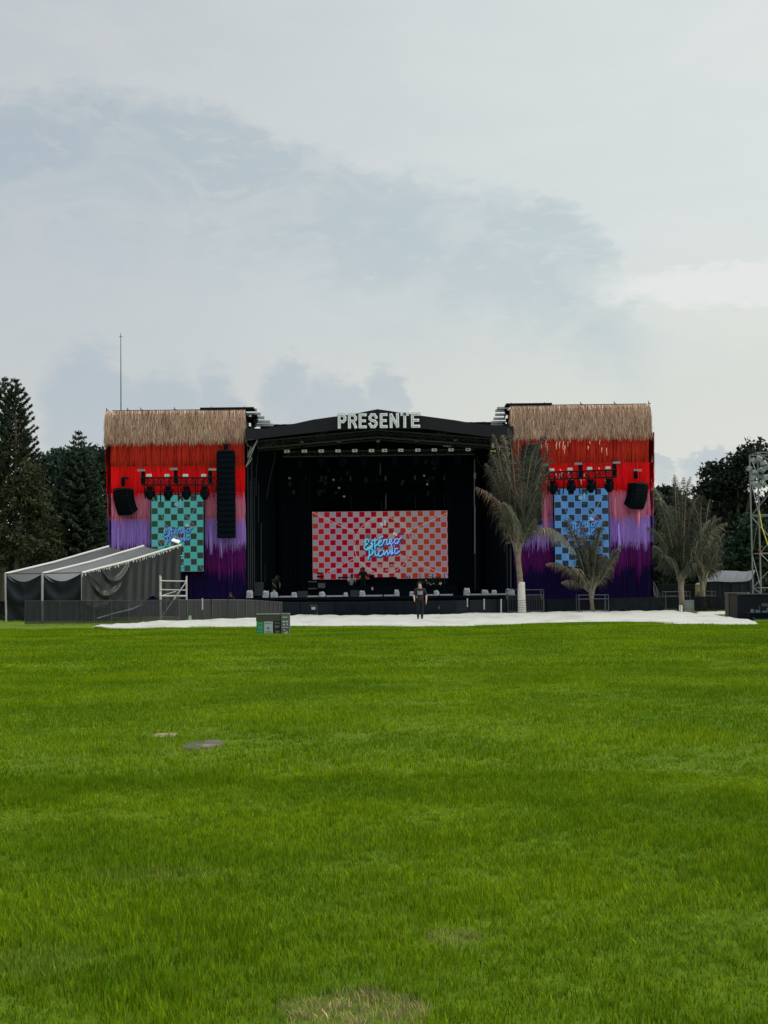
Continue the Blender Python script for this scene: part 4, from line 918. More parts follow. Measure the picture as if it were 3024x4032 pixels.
def light_tower():
    d = 80.0; a = P(2986, 1940, d); w = 1.75; x0 = a.x; xb = P(2999, 2400, d).x
    root = thing('lighting_tower', 'silver truss lighting tower at the end of the field', 'light tower', (x0 + w / 2, d, 0))
    H = P(2986, 1782, d).z; zs = [0, 1.3, 3.1, 5.1, 7.2, H - 1.2, H]; ts = mat('tower_steel', (.20, .215, .22), .45, .25, 5, metal=.5)
    sl = lambda z: x0 + (xb - x0) * max(0, 1 - z / (P(2986, 1900, d).z)) * .8
    for sx in (0, 1):
        for sy in (0, 1):
            f = lambda z: (sl(z) if not sx else x0 + w, d + sy * w, z); MB().tube([f(0), f(5), f(H)], .042, 8).build('leg', ts, root)
    for k, z in enumerate(zs[1:]):
        for (ax, ay), (bx, by) in (((0, 0), (1, 0)), ((1, 0), (1, 1)), ((1, 1), (0, 1)), ((0, 1), (0, 0))):
            e = lambda q, r, zz: (sl(zz) if not q else x0 + w, d + r * w, zz)
            MB().tube([e(ax, ay, z), e(bx, by, z)], .025, 6).build('crossbar', ts, root)
            z0 = zs[k]; MB().tube([e(ax, ay, z if k % 2 else z0), e(bx, by, z0 if k % 2 else z)], .022, 6).build('brace', ts, root)
    p0 = P(2988, 2010, d); MB().tube([(p0.x, d - .05, p0.z), (P(2998, 2030, d).x, d - .05, P(2998, 2075, d).z), (P(3024, 2150, d).x, d - .05, P(3024, 2150, d).z)], .03, 6).build('yellow_cable', mat('yellow_strap', (.55, .5, .06), .5, .1, 6), root)
    MB().tube([P(2989, 2166, d) + Vector((0, -.06, -.05)), P(2989, 2166, d) + Vector((0, -.06, .05))], .07, 8).build('red_clamp', mat('red_clamp', (.4, .03, .02), .5, .1, 6), root)
    # floodlights clamped round the head
    i = 0
    for X, Y, rz, rx in ((2950, 1845, .9, .5), (2968, 1813, .6, .7), (2990, 1806, -.4, .5), (3006, 1822, -.8, .3), (2970, 1860, .1, .9), (3000, 1850, -.3, .8), (3016, 1880, .4, .4), (2968, 1905, .5, .3), (2988, 1912, -.2, .5), (3003, 1900, .8, .6), (2962, 1880, 1., .4), (3018, 1840, .2, .6)):
        c = P(X, Y, d - .25)
        where = ('outermost', 'upper row, beside the outermost', 'topmost', 'upper row, under the corner bar', 'middle, largest and palest', 'middle, inside the leg', 'inner edge, middle row', 'lowest, outside the leg', 'lowest, on the leg', 'lowest, inside the leg', 'outer edge, below the outermost', 'inner edge, upper row')[i]; i += 1
        o = thing('floodlight', 'grey floodlight on the truss lighting tower head: ' + where, 'floodlight', c, 'floodlights on the lighting tower')
        rot = Matrix.Rotation(rz, 3, 'Z') @ Matrix.Rotation(rx, 3, 'X') @ Matrix.Rotation(R.uniform(-.8, .8), 3, 'Y')
        MB().box((0, 0, 0), (.34, .16, .24), rot, .8).build('housing', mat('lamp_grey', (.22, .24, .25), .5, .2, 8), o, local=True)
        MB().box(rot @ Vector((0, -.09, 0)), (.3, .02, .2), rot).build('lens', mat('lamp_glass', (.3, .34, .36), .15, .05, 8, spec=.8), o, local=True)
        MB().tube([rot @ Vector((-.19, 0, 0)), rot @ Vector((-.19, .2, 0)), rot @ Vector((.19, .2, 0)), rot @ Vector((.19, 0, 0))], .014, 4).build('bracket', M_DARKALU, o, local=True)
light_tower()
def side_platform():
    c = G(2990, 2441); y = c.y; root = thing('equipment_platform', 'low black platform with cables and boxes beside the dark brown crate', 'platform', (c.x + 1.2, y, 0))
    x0 = P(2953, 2400, y).x; x1 = x0 + 4
    MB().box(((x0 + x1) / 2, y + 1.2, .15), (x1 - x0, 2.4, .30)).build('deck', M_BLACK, root)
    MB().box(((x0 + x1) / 2, y + 2.3, .68), (x1 - x0, .06, .76)).build('back_panel', mat('black_barrier_panel', (0, 0, 0)), root)
    MB().box(((x0 + x1) / 2, y + 2.28, 1.085), (x1 - x0, .1, .045)).build('rail', M_FRAME, root)
    for X, w, h in ((2962, .12, .15), (2968, .03, .10), (2981, .10, .12), (2989, .06, .09), (3007, .10, .08), (3018, .10, .09), (3030, .2, .2)):
        p = P(X, 2412, y + .3); MB().box((p.x, y + .3, .30 + h / 2 + .002), (w, .1, h)).build('gear_box', mat('dull_grey_gear', (.11, .125, .135), .6, .4, 8), root)
    MB().box((P(3012, 2400, y + .6).x, y + .6, .62), (.22, .3, .12)).build('raised_box', M_DARKALU, root)
    MB().tube([(P(3005, 2400, y).x, y + .6, .302), (P(3005, 2400, y).x, y + .6, .6)], .03, 5).build('stand', M_DARKALU, root)
    MB().tube([(x0 + .1, y - .02, .1), (x0 + .25, y - .08, .02), (x0 + .9, y - .1, .03), (x1, y - .1, .02)], .015, 4).build('cable', M_DARKALU, root)
side_platform()

# ------------------------------------------------------------------ speakers and rigged lights
def line_array(label, X, Yt, Yb, d, w, n, yaw, tilt, cat='speaker array'):
    top, bot = P(X, Yt, d), P(X, Yb, d); H = top.z - bot.z; h = H / n if not tilt else H / n * 1.04
    root = thing('line_array', label, cat, tuple(top), None, yaw); y = z = 0.; ang = 0.
    for k in range(n):
        ang = tilt * (k + .5) / n; rot = Matrix.Rotation(ang, 3, 'X')
        c = Vector((0, y, z)) + rot @ Vector((0, .3, -h / 2))
        mb = MB().box(c, (w, .6, h * .94), rot); o = mb.build('speaker_cabinet', M_BLACK, root, local=True)
        gr = MB()
        for s in (-1, 1): gr.box(c + rot @ Vector((s * w * .25, -.31, 0)), (w * .46, .02, h * .80), rot)
        gr.build('grille', mat('speaker_grille', (.004, .007, .011), .9, .4, 20, spec=.04), o, local=True)
        [MB().box(c + rot @ Vector((sx * (w / 2 + .015), -.2, 0)), (.03, .08, h * .6), rot).build('rigging_plate', M_BLACKMETAL, o, local=True) for sx in (-1, 1)]
        e = rot @ Vector((0, 0, -h)); y += e.y; z += e.z
    MB().box((0, .3, .06), (w * .9, .75, .09)).box((0, .0, .11), (w * .35, .1, .08)).build('fly_bar', M_BLACKMETAL, root, local=True)
    return root
def hoist(label, X, Yt, Yb, d, group, pale=True, arm=0):
    a, b = P(X, Yt, d), P(X, Yb, d); o = thing('chain_hoist', label, 'hoist', tuple(b), group); H = a.z - b.z
    MB().box((0, 0, H * .42), (.20, .22, H * .84)).box((.05, 0, H * .3), (.12, .26, H * .3)).build('motor_body', M_BLACK, o, local=True)
    MB().box((arm * .12, 0, H * .93), (.42 if arm else .3, .2, .12)).build('hook_block', mat('hoist_grey', (.26, .25, .25), .5, .35, 9) if pale else M_BLACKMETAL, o, local=True)
    MB().tube([(0, 0, H), (0, .05, H + .3)], .018, 4).build('chain', M_BLACKMETAL, o, local=True)
line_array('tall straight black speaker array hanging before the tower with the teal screen', 888, 1779, 2118, 89.0, 1.02, 16, 0, 0)
hoist('dark hoist above the tall straight speaker array', 890, 1750, 1776, 89.2, 'array hoists', False)
line_array('tall black speaker array half hidden behind the tallest palm', 2092, 1760, 2066, 89.0, 1.02, 15, 0, 0)
line_array('short curved black speaker array turned towards the grey tent', 470, 1930, 2030, 89.0, 1.1, 7, rad(-38), rad(34))
line_array('short curved black speaker array turned towards the wide palm', 2527, 1908, 2006, 89.0, 1.1, 7, rad(38), rad(34))
hoist('hoist above the short curved array near the tent', 485, 1880, 1914, 89.3, 'array hoists', False, 1)
hoist('pale-capped hoist above the short curved array near the wide palm', 2503, 1850, 1884, 89.3, 'array hoists', True, 1)

def stage_light(loc, m=None):
    o = thing('stage_light', '', 'stage light', loc)
    MB().box((0, 0, -.10), (.30, .26, .14)).build('base', M_BLACK, o, local=True)
    MB().box((-.19, 0, -.34), (.045, .12, .38)).box((.19, 0, -.34), (.045, .12, .38)).build('yoke', M_BLACK, o, local=True)
    MB().tube([(0, 0, -.18), (0, 0, -.30), (0, 0, -.56), (0, 0, -.68)], [.11, .165, .16, .09], 10).build('lamp_head', m or M_BLACK, o, local=True, smooth=False)
    return o
proto_light = None
def put_light(loc, label, group, big=1.):
    global proto_light
    if proto_light is None: proto_light = stage_light(loc); o = proto_light
    else: o = dup(proto_light, loc)
    o['label'] = label; o['group'] = group; o.scale = (big, big, big); return o
def side_truss(side, X0, X1, Ya, Yb, hx, lx, tops, where):
    d = 88.6; a, b = P(X0, (Ya + Yb) / 2 + 3, d), P(X1, (Ya + Yb) / 2 + (3 if side < 0 else -7), d)
    root = thing('lighting_truss', 'black lattice truss carrying four lights above the ' + where, 'truss', tuple((a + b) / 2))
    truss_parts(a, b, .42, 13, .03, M_BLACKMETAL, root)
    for k in range(9):                                   # cable tails down to the screen
        t = (k + .5 + R.uniform(-.2, .2)) / 9; p = a.lerp(b, t); e = Vector((p.x + R.uniform(-.08, .08), d + .2, p.z - R.uniform(.9, 1.2)))
        MB().tube([p + Vector((0, 0, .1)), p.lerp(e, .5) + Vector((R.uniform(-.06, .06), 0, 0)), e], .04, 5).build('cable_tail', mat('dark_red_cable', (.03, .008, .010), .6, .2, 6), root)
    names = ('first', 'second', 'third', 'fourth')
    for i, X in enumerate(hx):
        hoist('black pale-hooked hoist over the truss above the ' + where + ', ' + ('end near the tent', 'middle one', 'end near the stage')[i if side < 0 else 2 - i] if side < 0 else
              'black pale-hooked hoist over the truss above the ' + where + ', ' + ('end near the stage', 'middle one', 'end near the curved speakers')[i], X, *tops[i], d - .1, 'hoists over the side trusses', True, 1 if i == 2 else -1)
    for i, X in enumerate(lx):
        t = (X - X0) / (X1 - X0); p = a.lerp(b, t)
        put_light((p.x, p.y - .02, p.z - .26), 'dark hanging light under the truss above the ' + where + ', ' + names[i] + ' from its ' + ('tent' if side < 0 else 'stage') + ' end', 'lights hanging under the side trusses', 1.2)
        q = Vector((p.x - .05, p.y, p.z + .34)); o = tag(MB().box(q, (.30, .22, .15), None, .92).box(q - Vector((0, 0, .09)), (.26, .2, .03)).build('light_cover', M_WHITE, loc=tuple(q)), 'small white box on the truss above the ' + where + ', ' + names[i] + ' from its ' + ('tent' if side < 0 else 'stage') + ' end', 'light cover', 'white boxes on the side trusses')
side_truss(-1, 557, 848, 1879, 1905, (564, 692, 828), (590, 662, 734, 806), ((1848, 1905), (1843, 1903), (1845, 1903)), 'teal screen')
side_truss(1, 2140, 2430, 1857, 1885, (2153, 2286, 2420), (2176, 2248, 2325, 2397), ((1828, 1868), (1822, 1880), (1818, 1875)), 'blue screen')

def front_truss():
    d = 91.5; a, b = P(1115, 1789, d), P(1868, 1779, d)
    root = thing('lighting_truss', 'long dark lighting truss spanning the stage opening under the roof', 'truss', tuple((a + b) / 2))
    truss_parts(a, b, .30, 36, .026, M_DARKALU, root)
    for X, Y in ((1188, 1741), (1334, 1739), (1489, 1738), (1641, 1735), (1793, 1734)):
        p = P(X, Y, d); o = MB().box(p, (.2, .16, .12)).build('motor', mat('hoist_grey', (0, 0, 0)), root)
        MB().tube([p, (p.x, d, a.z)], .05, 5).build('chain_bag', M_BLACKMETAL, o)
    for i, X in enumerate((1130, 1199, 1265, 1331, 1397, 1463, 1514, 1578, 1645, 1710, 1776, 1843)):
        p = P(X, 1777.5 - (X - 1130) * .0095, d - .12)
        o = thing('light_box', 'small white box light number %s along the long truss, counted from the grey tent side' % ('one two three four five six seven eight nine ten eleven twelve'.split()[i]), 'light', tuple(p), 'white box lights on the long truss')
        MB().box((0, 0, 0), (.31, .22, .165)).build('case', mat('white_case', (.80, .84, .85), .4, .05, 6), o, local=True)  # plain white casing
        MB().prism([(-.06, -.03), (.06, -.03), (.0, .05)] if i % 2 else [(-.04, -.035), (.05, -.035), (.05, .035), (-.04, .035)], -.118, -.112).build('symbol', M_BLACK, o, local=True)
    for i, X in enumerate((1179, 1265, 1345, 1432, 1551, 1635, 1720, 1803)):
        p = P(X, 1797 - (X - 1179) * .0095, d); put_light((p.x, d, p.z), 'dim hanging lamp number %s under the long stage truss, from the grey tent side' % ('one two three four five six seven eight'.split()[i]), 'lamps under the long truss', .9)
    MB().tube([P(1745, 1755, 92.5), P(1776, 1758, 92.5)], .05, 6).build('strip_lamp', M_WHITE, root)
    MB().box(P(1941, 1776, 90), (.3, .12, .06)).build('yellow_lamp', mat('yellow_lamp', (.75, .75, .2), .5, .05, 5), root)
    MB().box(P(1941, 1754, 90), (.14, .12, .3)).build('lamp_arm', M_ALU, root)
front_truss()

# ------------------------------------------------------------------ stage dressing
def shrouded(label, X, Yt, Yb, w, d=89.7):
    """a floor monitor or lamp under a clear rain cover, standing on the stage edge"""
    c = P(X, Yb, d); W = w * px(d); H = max(.2, (Yb - Yt) * px(d)); mb = MB(); N, K = 12, 5; s = R.uniform(0, 9)
    for j in range(K + 1):
        for i in range(N):
            t = i / N * math.tau; f = (1.08 - .12 * j / K - (.22 if j == K else 0)) * (1 + .14 * noise.noise(Vector((math.cos(t) * 1.6, math.sin(t) * 1.6 + s, j * .6))))
            mb.v.append((c.x + W / 2 * f * max(-.92, min(.92, math.cos(t) * 1.25)), d + .22 * f * max(-.9, min(.9, math.sin(t) * 1.25)), DECK + .001 + H * j / K * (1 + (.14 * math.sin(i * 1.7 + s) if j == K else 0)))); mb.c.append((1, 1, 1))
    for j in range(K):
        for i in range(N): a = j * N + i; b = j * N + (i + 1) % N; mb.f.append((a, b, b + N, a + N)); mb.mi.append(0)
    mb.f.append(tuple(range(K * N, K * N + N))); mb.mi.append(0)
    tag(mb.build('covered_monitor', M_GREYCOVER, loc=(c.x, d, DECK)), label, 'covered monitor', 'plastic-wrapped gear along the stage edge')
for args in (('grey wrapped bundle at the stage edge against the teal-screened tower', 983, 2325, 2352, 27), ('pointed wrapped bundle, beside the one with a bottle shape on top', 1047, 2328, 2354, 26), ('wide wrapped bundle below the capped stage hand', 1079, 2334, 2354, 32),
             ('slanted wrapped bundle at the foot of the pale upright pipe', 1158, 2333, 2352, 23), ('wrapped bundle below the stacked stage boxes', 1268, 2333, 2353, 26), ('square wrapped bundle below the person in white', 1361, 2334, 2350, 18),
             ('rounded wrapped bundle below the standing person in black jacket', 1426, 2325, 2347, 25), ('small round wrapped bundle just past the middle of the stage edge', 1562, 2326, 2350, 21), ('wrapped bundle at the shoulder of the walking person', 1621, 2331, 2348, 18),
             ('trapezoid wrapped bundle on the far side of the walking person', 1718, 2327, 2347, 23), ('tall wrapped bundle with rounded head, nearest the tall pale pipe', 1838, 2318, 2345, 26), ('round wrapped bundle, larger of the adjoining pair', 1909, 2325, 2345, 28), ('round wrapped bundle, smaller of the adjoining pair', 1945, 2326, 2344, 22),
             ('grey wrapped bundle beside the tallest palm', 2008, 2320, 2342, 38)):
    shrouded(*args)
o = P(1079, 2330, 89.7); tag(MB().tube([(o.x, 89.7, DECK + .27), (o.x, 89.7, DECK + .40), (o.x, 89.7, DECK + .44)], [.09, .085, .05], 9).build('bottle', mat('pale_green_plastic', (.22, .30, .22), .5, .1, 8), loc=(o.x, 89.7, DECK + .27)), 'pale bottle-shaped cap on the wide wrapped bundle', 'bottle')
for i, (X0, X1, Y, lab) in enumerate(((1100, 1146, 2350, 'between the wide bundle and the pale pipe'), (1211, 1253, 2350, 'below the stacked stage boxes'), (1285, 1352, 2346, 'below the person in white'), (1440, 1506, 2345, 'below the black jacket'), (1512, 1552, 2344, 'at the middle of the stage edge'),
                                 (1679, 1707, 2343, 'beside the walking person'), (1732, 1783, 2341, 'below the flowers'), (1850, 1893, 2341, 'between tall and round bundles'), (1918, 2015, 2348, 'longest, next to the tallest palm'))):
    a, b = P(X0, Y, 89.3), P(X1, Y, 89.3); z = DECK + .055
    if a.z > DECK + .3: z = DECK + .055
    root = thing('light_bar', 'pale flat light bar on the stage edge, ' + lab, 'light bar', ((a.x + b.x) / 2, 89.25, DECK), 'pale bars along the stage edge')
    MB().box(((a.x + b.x) / 2, 89.25, z), (b.x - a.x, .12, .085)).build('housing', M_STRIP, root)
    for x in (a.x + .08, b.x - .08): MB().box((x, 89.25, DECK + .006), (.06, .16, .01)).build('foot', M_BLACKMETAL, root)

def boxstack(name, label, cat, X0, X1, Y0, Y1, d, m, edge=None, group=None):
    a, b = P(X0, Y1, d), P(X1, Y0, d); root = thing(name, label, cat, ((a.x + b.x) / 2, d, a.z), group); c = (a + b) / 2
    MB().box((c.x, d + .25, c.z), (b.x - a.x, .5, b.z - a.z)).build('body', m, root)
    e = edge or M_DARKALU
    for z in (a.z + .02, b.z - .02): MB().box((c.x, d - .006, z), (b.x - a.x + .006, .02, .05)).build('edge_strip', e, root)
    return root
boxstack('flight_case', 'open black stage box with grey edges, at the near end of the risers', 'stage box', 1214, 1247, 2289, 2319, 92.4, M_BLACK, mat('grey_edge', (.10, .115, .11), .5, .2, 6))
boxstack('flight_case', 'plain grey-green stage box beside the open black one', 'stage box', 1252, 1280, 2295, 2316, 92.3, mat('grey_green_box', (.085, .095, .09), .6, .3, 4))
boxstack('loudspeaker', 'large dark loudspeaker near the capped stage hand', 'loudspeaker', 1001, 1036, 2293, 2345, 91, mat('loudspeaker_black', (.028, .034, .040), .6, .3, 6))
boxstack('loudspeaker', 'dark low amplifier at the foot of the pale pipe', 'loudspeaker', 1171, 1210, 2328, 2352, 90.2, mat('loudspeaker_black', (0, 0, 0)))
boxstack('loudspeaker', 'dark low amplifier between bundles before the risers', 'loudspeaker', 1380, 1412, 2325, 2350, 90.2, mat('loudspeaker_black', (0, 0, 0)))
def keyboard_stand(label, X0, X1, Yt, Yb, d, tiers, m=M_BLACK):
    a, b = P(X0, Yb, d), P(X1, Yt, d); root = thing('keyboard', label, 'keyboard', ((a.x + b.x) / 2, d, a.z)); H = b.z - a.z
    for k in range(tiers): z = b.z - .03 - k * H * .42; MB().box(((a.x + b.x) / 2, d, z), (b.x - a.x, .35, .09)).build('keyboard_body', m, root)
    for x in (a.x + .08, b.x - .08): MB().tube([(x, d, a.z - .05), (x, d, b.z - .08)], .03, 5).build('leg', M_BLACKMETAL, root)
keyboard_stand('small two-tier keyboard stand at the outer corner of the checkered screen', 1248, 1272, 2255, 2287, 96.5, 2)
keyboard_stand('long low keyboard beside the person in white', 1331, 1396, 2272, 2287, 96.4, 1)
boxstack('mixing_desk', 'black mixing desk beside the standing person', 'mixing desk', 1452, 1474, 2262, 2276, 95.6, M_BLACK)
boxstack('mixing_desk', 'long low black desk on the central riser', 'mixing desk', 1474, 1563, 2272, 2280, 95.5, M_BLACK)
for i, (X, lab) in enumerate(((1653, 'behind the walking person'), (1704, 'behind the flowers'), (1750, 'nearest the tall pale pipe'))):
    b, t = P(X, 2300, 95), P(X, 2261, 95); root = thing('cymbal_stand', 'thin dark cymbal stand ' + lab, 'cymbal stand', tuple(b), 'cymbal stands before the screen')
    m = mat('purple_grey_metal', (.05, .035, .06), .5, .1, 6)
    MB().tube([b, t], .025, 5).build('pole', m, root)
    MB().tube([t - Vector((0, 0, .01)), t + Vector((0, 0, .015))], [.17, .03], 12).build('cymbal', m, root)
    for s in (-1, 1): MB().tube([b, b + Vector((s * .18, 0, .16))], .015, 4).build('leg', m, root)
for i, (X, lab) in enumerate(((1603, 'outer'), (1612, 'inner'))):
    b, t = P(X, 2288, 96), P(X, 2268, 96); tag(MB().tube([b, t], .035, 8).tube([t, t + Vector((0, 0, .02))], .05, 8).tube([b, b + Vector((0, 0, .02))], .06, 8).build('stand_post', M_DARKALU, loc=tuple(b)), 'short grey post before the checkered screen, %s of the pair' % lab, 'post', 'pair of short posts')
def flowers():
    c = P(1692, 2300, 93); root = thing('flower_arrangement', 'loose green plants with pale flowers on the riser behind the walking person', 'flowers', tuple(c)); mb = MB(); st = MB(); fl = MB()
    for k in range(26):
        e = c + Vector((R.uniform(-.55, .7), R.uniform(-.3, .3), R.uniform(-.1, .5))); st.tube([c + Vector((R.uniform(-.2, .2), 0, 0)), e], .012, 3)
        for q in range(9):
            p = e + Vector((R.gauss(0, .09), R.gauss(0, .09), R.gauss(0, .09))); u = Vector((R.uniform(-1, 1), R.uniform(-1, 1), R.uniform(-1, 1))).normalized() * .09; v = u.cross(Vector((R.random(), R.random(), 1))).normalized() * .04
            mb.add([p - u, p + v, p + u, p - v], [(0, 1, 2, 3)], jit((.035, .06, .035), .4))
    for X, Y in ((1686, 2266), (1678, 2286), (1683, 2297), (1690, 2297), (1697, 2302), (1707, 2299), (1693, 2305), (1686, 2275)):
        p = P(X, Y, 92.7); fl.tube([p - Vector((0, 0, .03)), p, p + Vector((0, 0, .04))], [.02, .07, .03], 7)
    mb.build('foliage', M_LEAF, root, kind='stuff'); st.build('stems', mat('stem', (.03, .05, .02), .7, .2, 6), root); fl.build('blossoms', mat('pale_blossom', (.42, .38, .32), .7, .2, 8), root)
flowers()
for X, Y, lab in ((1734, 2297, 'pale sheet beside the flowers'), (1466, 2317, 'small upright pale sheet below the mixing desk')):
    p = P(X, Y, 92.4); w, h = ((.16, .10) if X > 1700 else (.10, .16))
    tag(MB().box(p, (w, .02, h), Matrix.Rotation(.2, 3, 'X')).box(p + Vector((0, .03, -h * .6)), (w * .3, .02, .08)).build('paper_sheet', M_WHITE, loc=tuple(p)), lab, 'sheet')
# ------------------------------------------------------------------ trees
rng = np.random.default_rng(5)
def leaf_mesh(name, pos, size, col, parent, flat=.0, m=None, elong=1.5):
    """one leaf clump quad per position: pos (N,3), size (N,), col (N,3)"""
    n = len(pos); u = rng.normal(size=(n, 3)); u[:, 2] *= 1 - flat * .7; u /= np.linalg.norm(u, axis=1)[:, None]
    w = rng.normal(size=(n, 3)); w[:, 2] *= 1 - flat * .7
    v = np.cross(u, w); v /= np.linalg.norm(v, axis=1)[:, None] + 1e-9
    if flat: v = np.cross(np.cross(u, v), u) if False else v
    su = (size * elong / 2)[:, None]; sv = (size / elong / 2)[:, None]
    verts = np.stack([pos - u * su, pos + v * sv, pos + u * su, pos - v * sv], 1).reshape(-1, 3)
    off = Vector((0, 0, 0)); q = parent
    while q: off = off + q.location; q = q.parent
    verts = verts - np.array(off)
    me = bpy.data.meshes.new(name); me.vertices.add(4 * n); me.vertices.foreach_set('co', verts.astype(np.float32).ravel())
    me.loops.add(4 * n); me.loops.foreach_set('vertex_index', np.arange(4 * n, dtype=np.int32))
    me.polygons.add(n); me.polygons.foreach_set('loop_start', np.arange(0, 4 * n, 4, dtype=np.int32))
    ca = me.color_attributes.new('Col', 'FLOAT_COLOR', 'POINT'); c4 = np.ones((4 * n, 4), np.float32); c4[:, :3] = np.repeat(col, 4, 0); ca.data.foreach_set('color', c4.ravel())
    me.materials.append(m or M_LEAF); me.update(calc_edges=True); me.validate()
    o = bpy.data.objects.new(name, me); COL.objects.link(o); o.parent = parent; return o
def broadleaf(label, group, lobes, trunk, c0, n_clumps, n_leaf, size, cr=(.45, .9), name='broadleaf_tree', cat='tree', c1=None, tr=.28):
    """lobes: (X, Y, radius px x, radius px z, depth)"""
    base = trunk; root = thing(name, label, cat, base, group); allp, allc, alls = [], [], []
    tot = sum(l[2] * l[3] for l in lobes); mb = MB(); top0 = Vector(base) + Vector((0, 0, max(1., P(lobes[0][0], lobes[0][1], lobes[0][4]).z * .45)))
    mb.tube([base, Vector(base).lerp(top0, .5) + Vector((.1, 0, 0)), top0], [tr, tr * .85, tr * .7], 8)
    for X, Y, rx, rz, d in lobes:
        c = np.array(P(X, Y, d)); s = px(d); rx, rz = rx * s, rz * s; ry = rx * .8; k = max(4, int(n_clumps * (rx / s) * (rz / s) / tot))
        cc = Vector(c); mb.tube([top0 - Vector((0, 0, .3)), top0.lerp(cc, .5) + Vector((0, 0, -.3)), cc], [tr * .55, tr * .35, tr * .1], 6)
        for _ in range(k):
            v = rng.normal(size=3); v /= np.linalg.norm(v); r = rng.uniform(.55, 1.0) ** .5 if rng.random() < .8 else rng.uniform(.1, .7)
            if v[1] > .5 and rng.random() < .5: v[1] *= -1
            p = c + v * r * np.array([rx, ry, rz]); q = rng.uniform(*cr); m = int(n_leaf * q * q * rng.uniform(.7, 1.2))
            lp = p + rng.normal(size=(m, 3)) * q * np.array([.52, .52, .36]); f = rng.uniform(.65, 1.4)
            allp.append(lp); base_c = np.array(c0) if (c1 is None or rng.random() < .6) else np.array(c1)
            allc.append(np.clip(base_c * f * rng.uniform(.7, 1.3, size=(m, 1)), 0, 1)); alls.append(rng.uniform(.6, 1.4, m) * size)
            if rng.random() < .35: mb.tube([cc, Vector(p)], [tr * .12, .02], 4)
    mb.build('trunk', M_BARK, root)
    leaf_mesh('crown', np.concatenate(allp), np.concatenate(alls), np.concatenate(allc), root)
    return root
def araucaria(label, base, top, levels, prof, tilt, per, dens, c0, sprd=.30, thick=.10, size=.20, group='tall tiered conifers', z0=.12, lean=0., sleeve=False, tmin=.06, star=()):
    """tiered conifer: whorls of branches; prof(h) gives the branch length at height fraction h"""
    base, top = Vector(base), Vector(top); root = thing('conifer', label, 'tree', tuple(base), group); H = (top - base).length
    mb = MB(); mb.tube([base, base.lerp(top, .5), base.lerp(top, .9), top], [.22, .13, .04, .012], 8); P_, C_, S_ = [], [], []
    hs = [z0 + ((star[0][0] - .02 if star else 1) - z0) * ((k + .5) / levels) for k in range(levels)] + [q[0] for q in star]; sl_ = dict(star)
    for k, h in enumerate(hs):
        o = base.lerp(top, h); n = per if h < .9 else 5; a0 = R.random() * 6
        for i in range(n):
            st = h in sl_; L = (sl_[h] if st else prof(h)) * R.uniform(.85, 1.1)
            if L < .08: continue
            a = a0 + i / n * math.tau + R.uniform(-.2, .2); dr = Vector((math.cos(a), math.sin(a), 0)); ti = tilt(h) + R.uniform(-.06, .06)
            m = int((dens if not st else 42) * L) + 6; t = rng.uniform(.25 if st else tmin, 1, m); bend = lambda q: q * L * math.sin(ti) + .16 * L * (q ** 2.2) - .05 * L * q
            x = t * L * math.cos(ti); z = t * L * math.sin(ti) + .16 * L * t ** 2.2 - .05 * L * t
            w = (.05 + sprd * L * (1 - t) ** .6 * np.minimum(1, t * 3)) if not (sleeve or st) else np.full(m, .10)
            lat = rng.uniform(-1, 1, m) * w; s = np.array([-dr.y, dr.x, 0]); up = rng.normal(size=m) * thick + abs(lat) * .12
            pp = np.array(o) + np.outer(x, np.array(dr)) + np.outer(lat, s); pp[:, 2] += z + up
            P_.append(pp); f = R.uniform(.7, 1.3); C_.append(np.clip(np.array(c0) * f * rng.uniform(.65, 1.35, size=(m, 1)), 0, 1)); S_.append(rng.uniform(.6, 1.3, m) * size)
            mb.tube([o, o + dr * L * .6 * math.cos(ti) + Vector((0, 0, bend(.6))), o + dr * L * math.cos(ti) + Vector((0, 0, bend(1.)))], [.035, .025, .01], 4, False)
    mb.build('trunk', M_BARK, root)
    leaf_mesh('crown', np.concatenate(P_), np.concatenate(S_), np.concatenate(C_), root, elong=1.8)
    return root
DG, BG, MG = (.034, .056, .036), (.056, .064, .030), (.030, .050, .036)
g = lambda X, d: (P(X, 2300, d).x, d, 0)
def top_at(X, Y, d): q = P(X, Y, d); return (q.x, d, q.z)
araucaria('tallest conifer with open upswept branches, outer of the two spires', g(8, 106), top_at(21, 1482, 106), 19, lambda h: 3.5 * (1 - h) ** .66 + .15, lambda h: .36 + .25 * h, 6, 85, DG, z0=.36, thick=.055, size=.13, sleeve=True, tmin=.38, star=((.955, .5), (.98, .28)))
araucaria('tall conifer with upswept branch tips and yellowish top, inner of the two spires', g(66, 105), top_at(60, 1488, 105), 20, lambda h: 3.6 * (1 - h) ** .62 + .12, lambda h: .38 + .2 * h, 6, 85, (.034, .052, .030), z0=.36, thick=.055, size=.13, sleeve=True, tmin=.40, star=((.955, .5), (.98, .3)))
araucaria('dense dark tiered conifer with a thin star-shaped tip between spires and tower', g(316, 110), top_at(309, 1690, 110), 26, lambda h: .95 + 3.2 * (.86 - h) ** .85, lambda h: .02 + .15 * h, 11, 210, (.048, .074, .046), z0=.13, sprd=.16, thick=.05, size=.135, star=((.885, .85), (.915, .75), (.945, .55), (.975, .28)))
broadleaf('brownish green lumpy conifer in front of the two spires', None, [(110, 1900, 75, 90, 103), (60, 2000, 90, 110, 103), (150, 2010, 75, 100, 102.5), (110, 2120, 130, 100, 102.5), (10, 2130, 80, 120, 102.5), (190, 2180, 60, 70, 102), (60, 1810, 50, 70, 104), (-60, 2000, 80, 160, 104)], g(66, 102), BG, 620, 110, .20, (.28, .52), 'conifer', c1=(.034, .046, .024), tr=.24)
